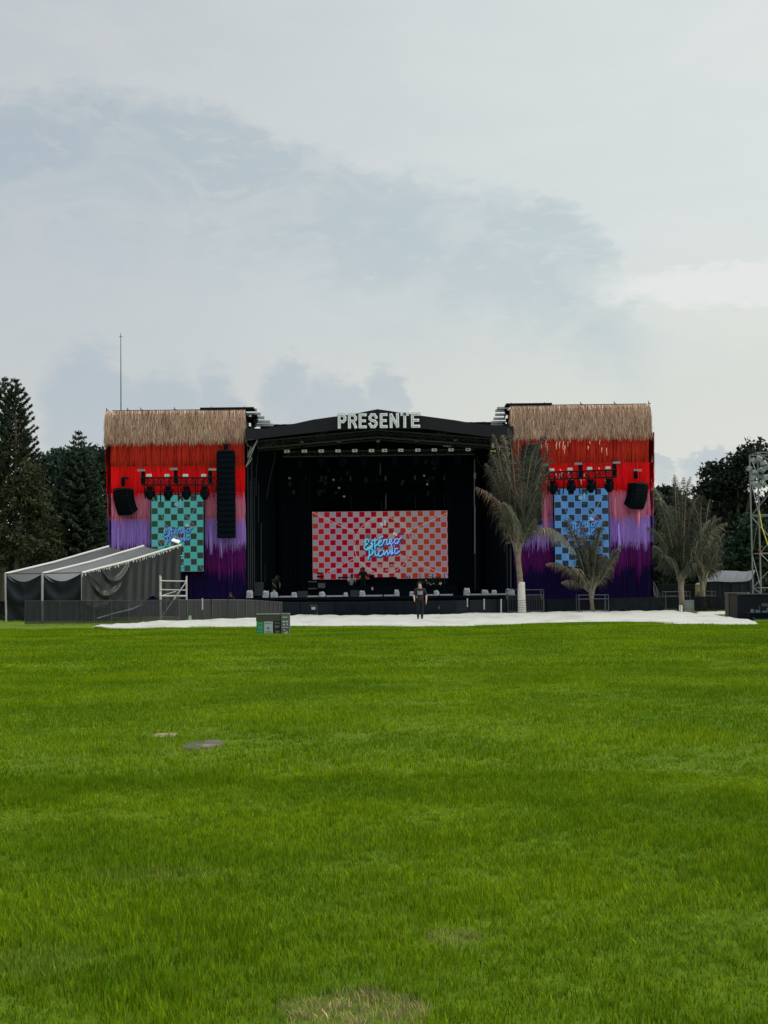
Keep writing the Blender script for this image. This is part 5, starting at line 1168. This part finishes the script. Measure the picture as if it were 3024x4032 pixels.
broadleaf('dark rounded tree between the spires and the star-tipped conifer', 'dark trees behind the grey tent', [(205, 1880, 62, 90, 122), (190, 2030, 95, 120, 122), (240, 1830, 50, 60, 123), (180, 1840, 40, 50, 124), (230, 2200, 110, 110, 121)], g(205, 122), MG, 520, 70, .30, (.4, .75))
broadleaf('dark rounded tree against the thatched tower, behind the star-tipped conifer', 'dark trees behind the grey tent', [(420, 1845, 70, 85, 126), (390, 1980, 90, 120, 126), (430, 2120, 80, 120, 125), (340, 1830, 70, 65, 127), (290, 1870, 70, 70, 127), (370, 2230, 110, 100, 124)], g(410, 126), MG, 620, 70, .30, (.4, .75))
broadleaf('small rounded tree right behind the outer edge of the blue-screened tower', 'dark trees beyond the twin palms', [(2620, 1985, 75, 68, 128), (2600, 2100, 90, 110, 128), (2700, 2080, 95, 110, 127), (2640, 2220, 120, 110, 126)], g(2630, 128), (.022, .034, .026), 620, 70, .30, (.4, .75))
broadleaf('huge spreading tree with sky gaps behind the truss lighting tower', None, [(2830, 1880, 80, 62, 120), (2775, 1935, 42, 45, 120), (2905, 1860, 75, 70, 119), (2985, 1800, 85, 58, 118), (3070, 1840, 90, 90, 119), (3160, 1900, 90, 110, 119), (2940, 2030, 170, 85, 121), (2790, 2060, 85, 105, 121), (3080, 2060, 110, 120, 120), (2840, 1970, 110, 60, 121), (2900, 2160, 190, 90, 121)], g(2910, 120), (.026, .037, .027), 1350, 66, .27, (.35, .72), tr=.4, c1=(.026, .034, .022))
broadleaf('mid green bushy tree in front of the huge spreading tree', None, [(2980, 2120, 90, 90, 112), (2900, 2200, 90, 80, 113), (3040, 2230, 100, 90, 112), (2820, 2210, 70, 70, 114)], g(2960, 113), (.030, .052, .032), 480, 66, .28, (.38, .7))
for i, (X, Y, r, d, lab) in enumerate(((60, 2330, 120, 118, 'spires'), (270, 2320, 110, 119, 'star-tipped conifer'), (2720, 2290, 120, 120, 'twin palms'), (2900, 2310, 120, 121, 'black tent'))):
    broadleaf('dark shrubbery at ground level behind the ' + lab, 'dark shrubs behind the grounds', [(X, Y, r, 75, d)], g(X, d), (.016, .026, .018), 60, 60, .3, (.5, .8), 'shrub', 'shrub', tr=.12)
def woods():
    """the far edge of the field: a belt of trees read as one mass"""
    pp, cc, ss = [], [], []
    for i in range(1500):
        x = rng.uniform(-85, 85); y = 146 + rng.uniform(-6, 10) + .002 * x * x; h = 4.6 + 2.2 * noise.noise(Vector((x * .11, 3, 0))) + 1.2 * noise.noise(Vector((x * .4, 7, 0)))
        if abs(x) > 45: h += 2
        z = rng.uniform(.2, 1) ** .7 * h; m = 46
        pp.append(np.array([x, y, z]) + rng.normal(size=(m, 3)) * np.array([.8, .8, .6])); cc.append(np.array((.018, .028, .020)) * rng.uniform(.7, 1.3) * rng.uniform(.7, 1.3, size=(m, 1))); ss.append(rng.uniform(.4, .8, m))
    o = leaf_mesh('woodland', np.concatenate(pp), np.concatenate(ss), np.concatenate(cc), None); o['kind'] = 'stuff'; o['label'] = 'dark belt of far trees at the end of the grounds'
woods()

# ------------------------------------------------------------------ palms
def frond(root, base, tip, bow, nl, ll, col, dry=.2, wid=1., name='frond'):
    base, tip = Vector(base), Vector(tip); L = (tip - base).length; ctl = base.lerp(tip, .5) + Vector(bow); N = 26; pts = []; hd_ = (tip - base) * 1; hd_.z = 0; hook = (hd_.normalized() if hd_.length > .1 else Vector((1, 0, 0))) * L * R.uniform(.1, .5) + Vector((0, 0, -L * R.uniform(.15, .75))); wob = Vector((R.uniform(-.05, .05), R.uniform(-.05, .05), 0))
    for i in range(N + 1):
        t = i / N; pts.append(base * (1 - t) ** 2 + ctl * 2 * t * (1 - t) + tip * t * t + hook * max(0, t - .62) ** 2 + wob * math.sin(t * 5))
    mb = MB(); mb.tube(pts[::2] + ([] if N % 2 == 0 else [pts[-1]]), [lerp(.05, .010, i / (N // 2)) for i in range(N // 2 + 1)], 4, False, jit((.21, .19, .13), .15))
    for i in range(nl):
        t = .16 + .84 * (i + R.random() * .7) / nl; k = min(N - 1, int(t * N)); p = pts[k].lerp(pts[k + 1], t * N - k); tg = (pts[k + 1] - pts[k]).normalized()
        sd = tg.cross(Vector((0, 0, 1))); sd = sd.normalized() if sd.length > .05 else Vector((1, 0, 0)); ct = tg.cross(Vector((0, -1, 0))); ct = ct.normalized() if ct.length > .05 else sd
        sd = (sd + ct * 1.3 * (1 if sd.dot(ct) > 0 else -1)).normalized()
        ln = ll * (math.sin(math.pi * min(1, .12 + t * .86)) ** .6) * R.uniform(.55, 1.25)
        for s in (-1, 1):
            dv = (sd * s * R.uniform(.6, 1.) + tg * R.uniform(.5, .9) + Vector((0, R.uniform(-.3, .3), 0))).normalized(); q = [p]; cur = dv
            for j in range(3): cur = (cur + Vector((R.uniform(-.3, .3), R.uniform(-.3, .3), -1)) * dry * (.7 + .5 * j)).normalized(); q.append(q[-1] + cur * ln / 3)
            wv = dv.cross(Vector((R.uniform(-.5, .5), -1, R.uniform(-.4, .4)))).normalized() * .046 * wid
            c = jit(col if R.random() > .2 else (col[0] * 1.7, col[1] * 1.5, col[2] * 1.4), .25); mb.strip(q, [wv * .7, wv, wv * .8, wv * .12], c)
    return mb.build(name, M_FROND, root)
M_PALMTRUNK = mat('palm_trunk', (.20, .165, .12), .85, .5, 4, bump=1, stretch=(1, 1, 4), dirt=((.08, .055, .035), 2, .5, .6))
M_LIME = mat('lime_washed_trunk', (.60, .58, .53), .8, .25, 5, bump=.8, stretch=(1, 1, 5), dirt=((.2, .17, .13), 3.5, .55, .6))
PG, PD = (.062, .074, .046), (.100, .088, .058)
def palm(label, trunkpts, d, crown, tips, radii, nl=52, ll=.75, col=PG, white=None, extra=None, group='transplanted palms with tied fronds', dry=.8):
    q = [P(X, Y, d) for X, Y in trunkpts]; q[0].z = 0; root = thing('palm_tree', label, 'palm', tuple(q[0]), group)
    MB().tube(q, radii, 12).build('trunk', M_PALMTRUNK, root, smooth=True)
    if white:
        a = P(white[0], white[1], d); b = Vector((q[0].x, d, 0)); rr = radii[0] * 1.04; zs = 14; pts = [b.lerp(a, i / zs) for i in range(zs + 1)]
        MB().tube(pts, [rr * lerp(1.06, .93, i / zs) * (1 + (.03 if i % 2 else 0)) for i in range(zs + 1)], 12).build('lime_wash', M_LIME, root, smooth=True)
        for k in range(6): z = .10 + k * .13; MB().tube([(b.x + (rr + .025) * math.cos(t / 10 * math.tau), d + (rr + .025) * math.sin(t / 10 * math.tau), z + .02 * math.sin(t + k)) for t in range(11)], .011, 4, False).build('rope', mat('rope', (.12, .11, .09), .9, .2, 20), root)
    c = P(crown[0], crown[1], d); tips = [t for i, t in enumerate(tips) if i % 9 != 8 or len(tips) > 25]
    for k in range(9):                       # stubby leaf bases fanning from the crown
        a = R.uniform(-.35, .35); MB().strip([c + Vector((a * .25, R.uniform(-.12, .12), -.75)), c + Vector((a * .6, R.uniform(-.15, .0), -.1)), c + Vector((a * 1.5, R.uniform(-.2, .2), .7))], Vector((.10, .03, 0)), jit((.21, .19, .13), .2)).build('leaf_base', M_FROND, root)
    for X, Y, dy in tips:
        t = P(X, Y - 22, d + dy); L = (t - c).length; b = c + Vector((R.uniform(-.12, .12) + .10 * (t.x - c.x), R.uniform(-.1, .1), R.uniform(-.25, .35))); side = (t.x - c.x); tone = R.choice((.38, .5, .7, 1., 1.5))
        bow = Vector((side * R.uniform(-.02, .12), dy * .1, .05 * L)); frond(root, b, t, bow, int(nl * 1.0 * min(1.2, L / 2.6 + .35)), ll, tuple(k * tone for k in (col if R.random() > .35 else PD)), dry * R.uniform(.7, 1.6))
    for e in (extra or []):
        b, t, bw, l2, cc, dr = e; frond(root, P(b[0], b[1], d), P(t[0], t[1], d - .4), Vector(bw), nl, l2, cc, dr)
    return root
tall_tips = [(X, Y, R.uniform(-1.1, 1.1)) for X, Y in ((1935, 1762), (1945, 1712), (1985, 1690), (2010, 1700), (2040, 1712), (2070, 1730), (2105, 1722), (2142, 1694), (2150, 1760), (2160, 1800), (2125, 1790), (1925, 1840), (1950, 1880), (1960, 1790), (1992, 1770), (2030, 1800), (2080, 1800), (2140, 1860), (2120, 1930), (1990, 1900), (2060, 1900), (2020, 1960), (2100, 2000), (1985, 1990), (2075, 1980), (2095, 2060))]
palm('tallest palm with long bundled fronds and white-washed trunk beside the stage', [(2056, 2414), (2052, 2350), (2046, 2260), (2040, 2200), (2050, 2130)], 85.0, (2040, 2120), tall_tips, [.205, .17, .165, .15, .10], 62, 1.0, white=(2052, 2292),
     extra=[((2034, 2200), (1888, 1890), (.55, 0, .55), 1.0, (.15, .105, .065), .9), ((2062, 2120), (2248, 2168), (.2, 0, 1.75), .9, (.16, .15, .095), .9), ((2050, 2160), (2100, 2040), (0, 0, .1), .6, PG, .5)])
palm('short palm with fan of fronds standing before the blue screen', [(2334, 2412), (2330, 2370), (2326, 2335)], 85.2, (2324, 2318), [(X, Y, R.uniform(-.8, .6)) for X, Y in ((2238, 2052), (2262, 2085), (2296, 2060), (2315, 2130), (2292, 2120), (2345, 2110), (2352, 2070), (2372, 2055), (2366, 2130), (2270, 2170), (2300, 2200), (2340, 2200), (2385, 2200), (2250, 2240), (2405, 2235), (2320, 2160), (2280, 2270), (2370, 2270))], [.14, .10, .12], 52, .72,
     extra=[((2318, 2330), (2160, 2212), (-.2, 0, .95), .6, PD, .9), ((2332, 2320), (2440, 2135), (.1, 0, .2), .62, PG, .7), ((2326, 2330), (2432, 2170), (.35, 0, .1), .55, PD, .6), ((2318, 2330), (2215, 2290), (-.1, 0, .6), .5, PD, .9)])
palm('wide palm with broad upright fronds, beside the outer edge of the tower', [(2686, 2410), (2684, 2360), (2680, 2290)], 85.0, (2680, 2270), [(X, Y, R.uniform(-1., .8)) for X, Y in ((2578, 1905), (2592, 1940), (2610, 1990), (2655, 1885), (2668, 1880), (2688, 1888), (2706, 1884), (2640, 1980), (2565, 2100), (2572, 2160), (2600, 2200), (2735, 1940), (2720, 1990), (2690, 2010), (2826, 2030), (2790, 2060), (2760, 2110), (2750, 2180), (2640, 2090), (2700, 2120), (2660, 2160), (2730, 2230), (2620, 2050))], [.19, .15, .16], 62, .85,
     extra=[((2684, 2280), (2842, 2050), (-.2, 0, .5), .75, (.15, .14, .10), .4), ((2688, 2270), (2560, 2060), (.2, 0, .2), .7, PG, .5)])
palm('dark narrower palm just behind the wide palm, near the yellow tank', [(2774, 2406), (2768, 2360), (2766, 2290)], 87.5, (2766, 2270), [(X, Y, R.uniform(-.6, 1.)) for X, Y in ((2738, 1965), (2760, 1935), (2790, 1975), (2815, 2040), (2846, 2110), (2838, 2160), (2822, 2215), (2800, 2110), (2725, 2080), (2715, 2160), (2770, 2070), (2840, 2235), (2730, 2220), (2790, 2180))], [.20, .14, .15], 52, .75, (.070, .072, .052))

# ------------------------------------------------------------------ people
def person(label, loc, H, face, J, mats, hair='short', shirt_panel=None, scale_w=1., glow=None):
    """J: joint overrides in units of height; x right of figure, y forward (negative = where it looks), z up"""
    root = thing('person', label, 'person', loc, None, face)
    j = dict(pel=(0, 0, .53), sp=(0, 0, .62), ch=(0, 0, .735), nk=(0, 0, .83), hb=(0, -.005, .87), hd=(0, -.012, .93), ht=(0, -.005, .975),
             sl=(-.11, 0, .80), sr=(.11, 0, .80), el=(-.15, .01, .64), er=(.15, .01, .64), wl=(-.155, -.03, .50), wr=(.155, -.03, .50),
             hl=(-.055, 0, .50), hr=(.055, 0, .50), kl=(-.06, -.01, .28), kr=(.06, -.01, .28), al=(-.06, .01, .05), ar=(.06, .01, .05), tl=(-.065, -.10, .02), tr=(.065, -.10, .02))
    j.update(J); rd = dict(pel=.085, sp=.078, ch=.09, nk=.034, hb=.040, hd=.056, ht=.035, sl=.042, sr=.042, el=.028, er=.028, wl=.017, wr=.017, hl=.055, hr=.055, kl=.040, kr=.040, al=.026, ar=.026, tl=.02, tr=.02)
    E = [('pel', 'sp', 1), ('sp', 'ch', 1), ('ch', 'nk', 1), ('nk', 'hb', 0), ('hb', 'hd', 0), ('hd', 'ht', 0), ('ch', 'sl', 1), ('ch', 'sr', 1), ('sl', 'el', 1), ('sr', 'er', 1), ('el', 'wl', 0), ('er', 'wr', 0),
         ('pel', 'hl', 2), ('pel', 'hr', 2), ('hl', 'kl', 2), ('hr', 'kr', 2), ('kl', 'al', 2), ('kr', 'ar', 2), ('al', 'tl', 3), ('ar', 'tr', 3)]
    names = list(j); V = [Vector(j[n]) * H for n in names]; RR = [rd[n] * H * scale_w for n in names]; EE = [(names.index(a), names.index(b), m) for a, b, m in E]
    for s, w, e in ((-1, 'wl', 'el'), (1, 'wr', 'er')):            # palm, four fingers and a thumb
        a = Vector(j[w]) * H; dr = (a - Vector(j[e]) * H).normalized(); pm = a + dr * .045 * H; V.append(pm); RR.append(.017 * H); ip = len(V) - 1; EE.append((names.index(w), ip, 0))
        side = Vector((0, 1, 0)) if abs(dr.y) < .8 else Vector((1, 0, 0))
        for k, ln in enumerate((.040, .046, .043, .034)):
            q = pm + side * (k - 1.5) * .011 * H + dr * .014 * H; V.append(q); RR.append(.0055 * H); i1 = len(V) - 1; EE.append((ip, i1, 0)); V.append(q + dr * ln * H * .9 + Vector((-s * .008 * H, 0, 0))); RR.append(.0045 * H); EE.append((i1, len(V) - 1, 0))
        V.append(a + dr * .03 * H - side * .028 * H); RR.append(.006 * H); EE.append((names.index(w), len(V) - 1, 0))
    hd = Vector(j['hd']) * H; V.append(hd + Vector((0, -.062 * H, -.008 * H))); RR.append(.008 * H); EE.append((names.index('hd'), len(V) - 1, 0))    # nose
    me = bpy.data.meshes.new('body'); me.from_pydata(V, [(a, b) for a, b, _ in EE], []); ob = bpy.data.objects.new('body_tmp', me); COL.objects.link(ob)
    sk = ob.modifiers.new('s', 'SKIN'); sk.use_smooth_shade = True; sb = ob.modifiers.new('b', 'SUBSURF'); sb.levels = sb.render_levels = 1
    for i, v in enumerate(me.skin_vertices[0].data): v.radius = (RR[i], RR[i] * (.72 if i < 3 else 1)); v.use_root = (i == 0)
    m2 = bpy.data.meshes.new_from_object(ob.evaluated_get(bpy.context.evaluated_depsgraph_get())); bpy.data.objects.remove(ob); bpy.data.meshes.remove(me)
    for mm in mats: m2.materials.append(mm)
    segs = [(V[a], V[b], m) for a, b, m in EE]
    for p in m2.polygons:
        c = p.center; best = 1e9; bm_ = 0
        for a, b, m in segs:
            t = max(0, min(1, (c - a).dot(b - a) / max(1e-9, (b - a).length_squared))); dd = (c - a.lerp(b, t)).length
            if dd < best: best = dd; bm_ = m
        p.material_index = bm_; p.use_smooth = True
    m2.name = 'body'; o = bpy.data.objects.new('body', m2); COL.objects.link(o); o.parent = root
    hm = MB(); n = 90 if hair == 'big' else 46; hr = (.058 if hair != 'big' else .066) * H
    N, K = 12, 7
    for jj in range(K + 1):
        for i in range(N):
            th = i / N * math.tau; ph = jj / K * (1.9 if hair != 'big' else 2.5); f = 1.06 + (.25 if hair == 'big' else .05) * noise.noise(Vector((math.cos(th) * 3, math.sin(th) * 3, ph * 2)))
            x, y, z = hr * f * math.sin(ph) * math.cos(th), hr * f * math.sin(ph) * math.sin(th) * 1.05, hr * f * math.cos(ph) * 1.12
            if y < -.02 * H and z < .02 * H: y = -.02 * H
            hm.v.append((hd.x + x, hd.y + y + .010 * H, hd.z + z + .006 * H)); hm.c.append((1, 1, 1))
    for jj in range(K):
        for i in range(N): a = jj * N + i; b = jj * N + (i + 1) % N; hm.f.append((a, a + N, b + N, b)); hm.mi.append(0)
    hm.build('hair', glow or M_HAIR, root, local=True, smooth=True)
    for s in (-1, 1):
        MB().tube([hd + Vector((s * .020 * H, -.048 * H, .002 * H)), hd + Vector((s * .020 * H, -.056 * H, .002 * H))], .006 * H, 6).build('eye', M_BLACK, root, local=True)
    if hair == 'cap': MB().tube([hd + Vector((0, -.03 * H, .035 * H)), hd + Vector((0, -.11 * H, .028 * H))], [.045 * H, .03 * H], 8).build('cap_peak', mats[1], root, local=True)
    if shirt_panel:
        mb = MB(); c = Vector((0, -.080 * H, .715 * H)); n = 6
        for i in range(n):
            x0, x1 = lerp(-.065, .065, i / n) * H, lerp(-.065, .065, (i + 1) / n) * H; f = lambda x: -.078 * H * math.sqrt(max(.2, 1 - (x / (.11 * H)) ** 2)) - .008 * H
            zt = lambda x: (.775 - .025 * (1 - abs(x) / (.065 * H))) * H
            mb.quad((x0, f(x0), .665 * H), (x1, f(x1), .665 * H), (x1, f(x1), zt(x1)), (x0, f(x0), zt(x0)))
            mb.quad((x0, f(x0) + .01, .665 * H), (x0, f(x0) + .01, zt(x0)), (x1, f(x1) + .01, zt(x1)), (x1, f(x1) + .01, .665 * H))
        mb.build('shirt_print', shirt_panel, root, local=True)
    return root
cl = lambda n, c, r=.85: mat(n, c, r, .3, 10, bump=.4, spec=.1)
NAVYS, BLACKT, WHITET, JACK = cl('plum_black_shirt', (.030, .025, .032)), cl('black_trousers', (.012, .016, .018)), cl('white_shirt', (.42, .45, .5)), cl('black_jacket', (.014, .013, .015))
c = G(1655, 2447)
person('curly-haired person in dark shirt with pale print walking across the white sheeting', (c.x, c.y, .05), 1.74, 0, dict(kl=(-.05, -.05, .29), al=(-.055, .06, .075), tl=(-.06, -.01, .03), kr=(.05, -.02, .28), ar=(.045, .0, .05), tr=(.045, -.08, .02),
       el=(-.155, -.02, .65), wl=(-.15, -.10, .55), er=(.165, .02, .65), wr=(.158, -.02, .50), hd=(-.01, -.02, .925), ht=(-.01, -.02, .97)), [cl('tan_skin', (.50, .34, .28), .6), NAVYS, BLACKT, cl('red_brown_sandal', (.16, .035, .02))], 'big', cl('pale_grey_print', (.20, .23, .25)), 1.12)
w = px(95.8); c = P(1430, 2333, 95.2)
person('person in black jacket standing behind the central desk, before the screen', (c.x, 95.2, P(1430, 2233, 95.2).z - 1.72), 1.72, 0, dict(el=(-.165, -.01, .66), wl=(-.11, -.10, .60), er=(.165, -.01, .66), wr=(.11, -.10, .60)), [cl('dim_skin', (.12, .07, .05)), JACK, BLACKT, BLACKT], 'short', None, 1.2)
c = P(1380, 2300, 94.0)
person('person in white shirt bending over the long low keyboard', (c.x, 93.9, P(1380, 2263, 93.9).z - 1.48), 1.66, rad(20), dict(sp=(0, -.03, .60), ch=(0, -.10, .70), nk=(0, -.15, .78), hb=(0, -.17, .81), hd=(0, -.20, .85), ht=(0, -.21, .89), sl=(-.11, -.12, .76), sr=(.11, -.12, .76), el=(-.15, -.16, .65), er=(.17, -.14, .67), wl=(-.12, -.22, .60), wr=(.12, -.24, .62)),
       [cl('dim_skin', (0, 0, 0)), WHITET, BLACKT, BLACKT], 'short', None, 1.1)
c = P(1078, 2340, 91.4)
person('stage hand in dark clothes and cap leaning over gear at the stage side', (c.x, 91.4, P(1073, 2271, 91.4).z - 1.42), 1.70, rad(35), dict(sp=(0, -.03, .60), ch=(0, -.10, .68), nk=(0, -.17, .74), hb=(0, -.20, .77), hd=(0, -.24, .80), ht=(0, -.25, .84), sl=(-.11, -.12, .73), sr=(.11, -.12, .73), el=(-.14, -.16, .60), er=(.15, -.16, .60), wl=(-.10, -.24, .52), wr=(.10, -.24, .50)),
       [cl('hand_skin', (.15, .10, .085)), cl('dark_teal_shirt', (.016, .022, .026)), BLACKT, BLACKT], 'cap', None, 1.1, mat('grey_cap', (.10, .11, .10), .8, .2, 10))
c = P(912, 2360, 88.4)
person('person in black crouching low at the foot of the teal-screened tower', (c.x, 88.4, 0), 1.62, rad(-25), dict(pel=(0, .06, .42), sp=(0, .02, .50), ch=(0, -.02, .60), nk=(0, -.05, .69), hb=(0, -.06, .72), hd=(0, -.08, .77), ht=(0, -.08, .81), sl=(-.11, -.03, .66), sr=(.11, -.03, .66), el=(-.15, -.08, .54), er=(.15, -.08, .54), wl=(-.10, -.18, .55), wr=(.10, -.18, .56),
       hl=(-.055, .06, .40), hr=(.055, .06, .40), kl=(-.07, -.14, .30), kr=(.07, -.14, .30)), [cl('hand_skin', (0, 0, 0)), JACK, BLACKT, BLACKT], 'short', None, 1.1)

# ------------------------------------------------------------------ grass
def grass():
    m = bpy.data.materials.new('grass_blade'); m.use_nodes = True; g = NT(m.node_tree); out = g.new('ShaderNodeOutputMaterial')
    geo = g.new('ShaderNodeNewGeometry'); pos = geo.outputs['Position']; at_ = g.new('ShaderNodeAttribute', attribute_name='Col')
    n1 = g.noise(pos, .35, 4, .55); n2 = g.noise(g.scale(pos, (.8, 1, 1)), 1.6, 4, .6); n3 = g.noise(pos, 11., 4, .6)
    c = g.mix(g.ramp(n1, .35, .68), (.122, .222, .002), (.235, .345, .003))
    c = g.mix(g.ramp(n2, .58, .78, 0., .55), c, (.34, .38, .02))
    dryn = g.ramp(g.noise(g.scale(pos, (1, .6, 1)), .75, 5, .65), .675, .74); sp = g.new('ShaderNodeSeparateXYZ'); g.l.new(pos, sp.inputs[0])
    def patch(x, y, rx, ry):
        a = g.m('DIVIDE', g.m('SUBTRACT', sp.outputs[0], x), rx); b = g.m('DIVIDE', g.m('SUBTRACT', sp.outputs[1], y), ry)
        r = g.m('ADD', g.m('ADD', g.m('MULTIPLY', a, a), g.m('MULTIPLY', b, b)), g.m('MULTIPLY', g.m('SUBTRACT', g.noise(pos, 7., 4, .7), .5), 1.6)); return g.ramp(r, 1.15, .55)
    pt = None
    for X, Y, rx, ry in ((1390, 3990, .30, .30), (1790, 3700, .14, .18), (1560, 3710, .06, .08), (600, 3460, .45, .22), (150, 3800, .30, .30), (700, 2965, .35, .35)):
        p = G(X, Y); k = patch(p.x, p.y, rx, ry); k = g.m('MULTIPLY', k, 1. if X == 1390 else (.5 if X == 1790 else .12)); pt = k if pt is None else g.m('MAXIMUM', pt, k)
    n5 = g.ramp(g.noise(g.scale(pos, (.8, 1., 1)), 3.2, 5, .65), .50, .68); c = g.mix(g.m('MULTIPLY', n5, .38), c, (.060, .125, .002)); c = g.mix(g.m('MULTIPLY', dryn, .35), c, (.26, .26, .07)); c = g.mix(g.m('MULTIPLY', pt, .92), c, (.42, .34, .17))
    c = g.mix(g.ramp(n3, .42, .62, .5, 0.), c, (.045, .110, .001)); c = g.mix(1., c, at_.outputs[0], 'MULTIPLY')
    b = g.new('ShaderNodeBsdfPrincipled'); g.put(b.inputs['Base Color'], c); b.inputs['Roughness'].default_value = .7; b.inputs['Specular IOR Level'].default_value = .07
    t = g.new('ShaderNodeBsdfTranslucent'); g.put(t.inputs[0], c); ms = g.new('ShaderNodeMixShader'); ms.inputs[0].default_value = .32
    g.l.new(b.outputs[0], ms.inputs[1]); g.l.new(t.outputs[0], ms.inputs[2]); g.l.new(ms.outputs[0], out.inputs[0])
    def tuft(name, size, n, h, w, seg, seed):
        r = random.Random(seed); mb = MB()
        for i in range(n):
            x, y = r.uniform(-.5, .5) * size * 1.12, r.uniform(-.5, .5) * size * 1.12; cl_ = noise.noise(Vector((x * 9, y * 9, seed))); hh = h * r.uniform(.45, 1.25) * (1 + .5 * cl_)
            a = r.uniform(0, math.tau); d = Vector((math.cos(a), math.sin(a), 0)); wv = Vector((-d.y, d.x, 0)) * w * r.uniform(.6, 1.3); ln = hh * r.uniform(.1, 1.0)
            f = r.uniform(.55, 1.45); col = (f * r.uniform(.85, 1.2), f, f * r.uniform(.7, 1.2))
            if r.random() < .012: col = (2.6, 1.7, 3.2)
            o = len(mb.v)
            if seg == 3:
                q = [Vector((x, y, 0)), Vector((x, y, hh * .5)) + d * ln * .25, Vector((x, y, hh)) + d * ln]
                mb.add([q[0] - wv * .5, q[0] + wv * .5, q[1] + wv * .42, q[1] - wv * .42, q[2]], [(0, 1, 2, 3), (3, 2, 4)], col)
            else: mb.add([Vector((x, y, 0)) - wv * .5, Vector((x, y, 0)) + wv * .5, Vector((x, y, hh)) + d * ln], [(0, 1, 2)], col)
        me = bpy.data.meshes.new(name); me.from_pydata(mb.v, [], mb.f); ca = me.color_attributes.new('Col', 'FLOAT_COLOR', 'POINT')
        a = np.ones((len(mb.c), 4), np.float32); a[:, :3] = mb.c; ca.data.foreach_set('color', a.ravel()); me.materials.append(m); me.update()
        return bpy.data.objects.new(name, me)
    def field(name, label, sizes, y0, y1, margin, h, w, n, seg, var, seed):
        col = bpy.data.collections.new(name + '_tufts'); 
        for k in range(var): col.objects.link(tuft('tuft_%s_%02d' % (name, k), sizes, n, h, w, seg, seed + k))
        pts, idx, rot, scl = [], [], [], []; y = y0; r = random.Random(seed)
        while y < y1:
            hw = y * .262 + margin; x = -hw
            while x < hw:
                px_, py_ = x + r.uniform(-.1, .1) * sizes, y + r.uniform(-.1, .1) * sizes; x += sizes
                k = noise.noise(Vector((px_ * .5, py_ * .5, 2))); k2 = noise.noise(Vector((px_ * 1.7, py_ * 1.7, 9)))
                s = max(.3, 1 + .6 * k + .75 * k2)
                for X, Y, rr, f in ((1390, 3990, .28, .8), (1790, 3700, .2, .7), (802, 2936, .26, .45), (632, 2898, .15, .5)):
                    q = G(X, Y)
                    if (px_ - q.x) ** 2 + ((py_ - q.y) * (.6 if Y < 3000 else 1)) ** 2 < rr * rr: s *= f
                pts.append((px_, py_, 0)); idx.append(r.randrange(var)); rot.append(r.uniform(0, math.tau)); scl.append(s)
            y += sizes
        me = bpy.data.meshes.new(name); me.from_pydata(pts, [], []); A = me.attributes
        A.new('idx', 'INT', 'POINT').data.foreach_set('value', idx); A.new('rot', 'FLOAT', 'POINT').data.foreach_set('value', rot); A.new('scl', 'FLOAT', 'POINT').data.foreach_set('value', scl)
        o = bpy.data.objects.new(name, me); COL.objects.link(o); o['kind'] = 'stuff'; o['label'] = label
        ng = bpy.data.node_groups.new(name + '_scatter', 'GeometryNodeTree'); ng.interface.new_socket('Geometry', in_out='INPUT', socket_type='NodeSocketGeometry'); ng.interface.new_socket('Geometry', in_out='OUTPUT', socket_type='NodeSocketGeometry')
        N = ng.nodes; Lk = ng.links; gi, go = N.new('NodeGroupInput'), N.new('NodeGroupOutput'); ip = N.new('GeometryNodeInstanceOnPoints'); ci = N.new('GeometryNodeCollectionInfo')
        ci.inputs['Collection'].default_value = col; ci.inputs['Separate Children'].default_value = True; ci.inputs['Reset Children'].default_value = True
        def na(t, nm): q = N.new('GeometryNodeInputNamedAttribute'); q.data_type = t; q.inputs[0].default_value = nm; return q.outputs['Attribute']
        cx = N.new('ShaderNodeCombineXYZ'); Lk.new(na('FLOAT', 'rot'), cx.inputs[2]); cs = N.new('ShaderNodeCombineXYZ'); cs.inputs[0].default_value = cs.inputs[1].default_value = 1; Lk.new(na('FLOAT', 'scl'), cs.inputs[2])
        Lk.new(gi.outputs[0], ip.inputs['Points']); Lk.new(ci.outputs[0], ip.inputs['Instance']); ip.inputs['Pick Instance'].default_value = True
        Lk.new(na('INT', 'idx'), ip.inputs['Instance Index']); Lk.new(cx.outputs[0], ip.inputs['Rotation']); Lk.new(cs.outputs[0], ip.inputs['Scale']); Lk.new(ip.outputs[0], go.inputs[0])
        mod = o.modifiers.new('scatter', 'NODES'); mod.node_group = ng
    field('grass', 'short lush green lawn grass nearest the viewer', .25, 4.2, 13, 5., .045, .0042, 340, 3, 9, 10)
    field('grass', 'lush green lawn grass of the middle field', .5, 13.0, 30, 7., .045, .0085, 420, 1, 8, 40)
    field('grass', 'green lawn grass of the far field up to the sheeting', 1.0, 30.0, 64, 12, .050, .018, 520, 1, 8, 80)
grass()
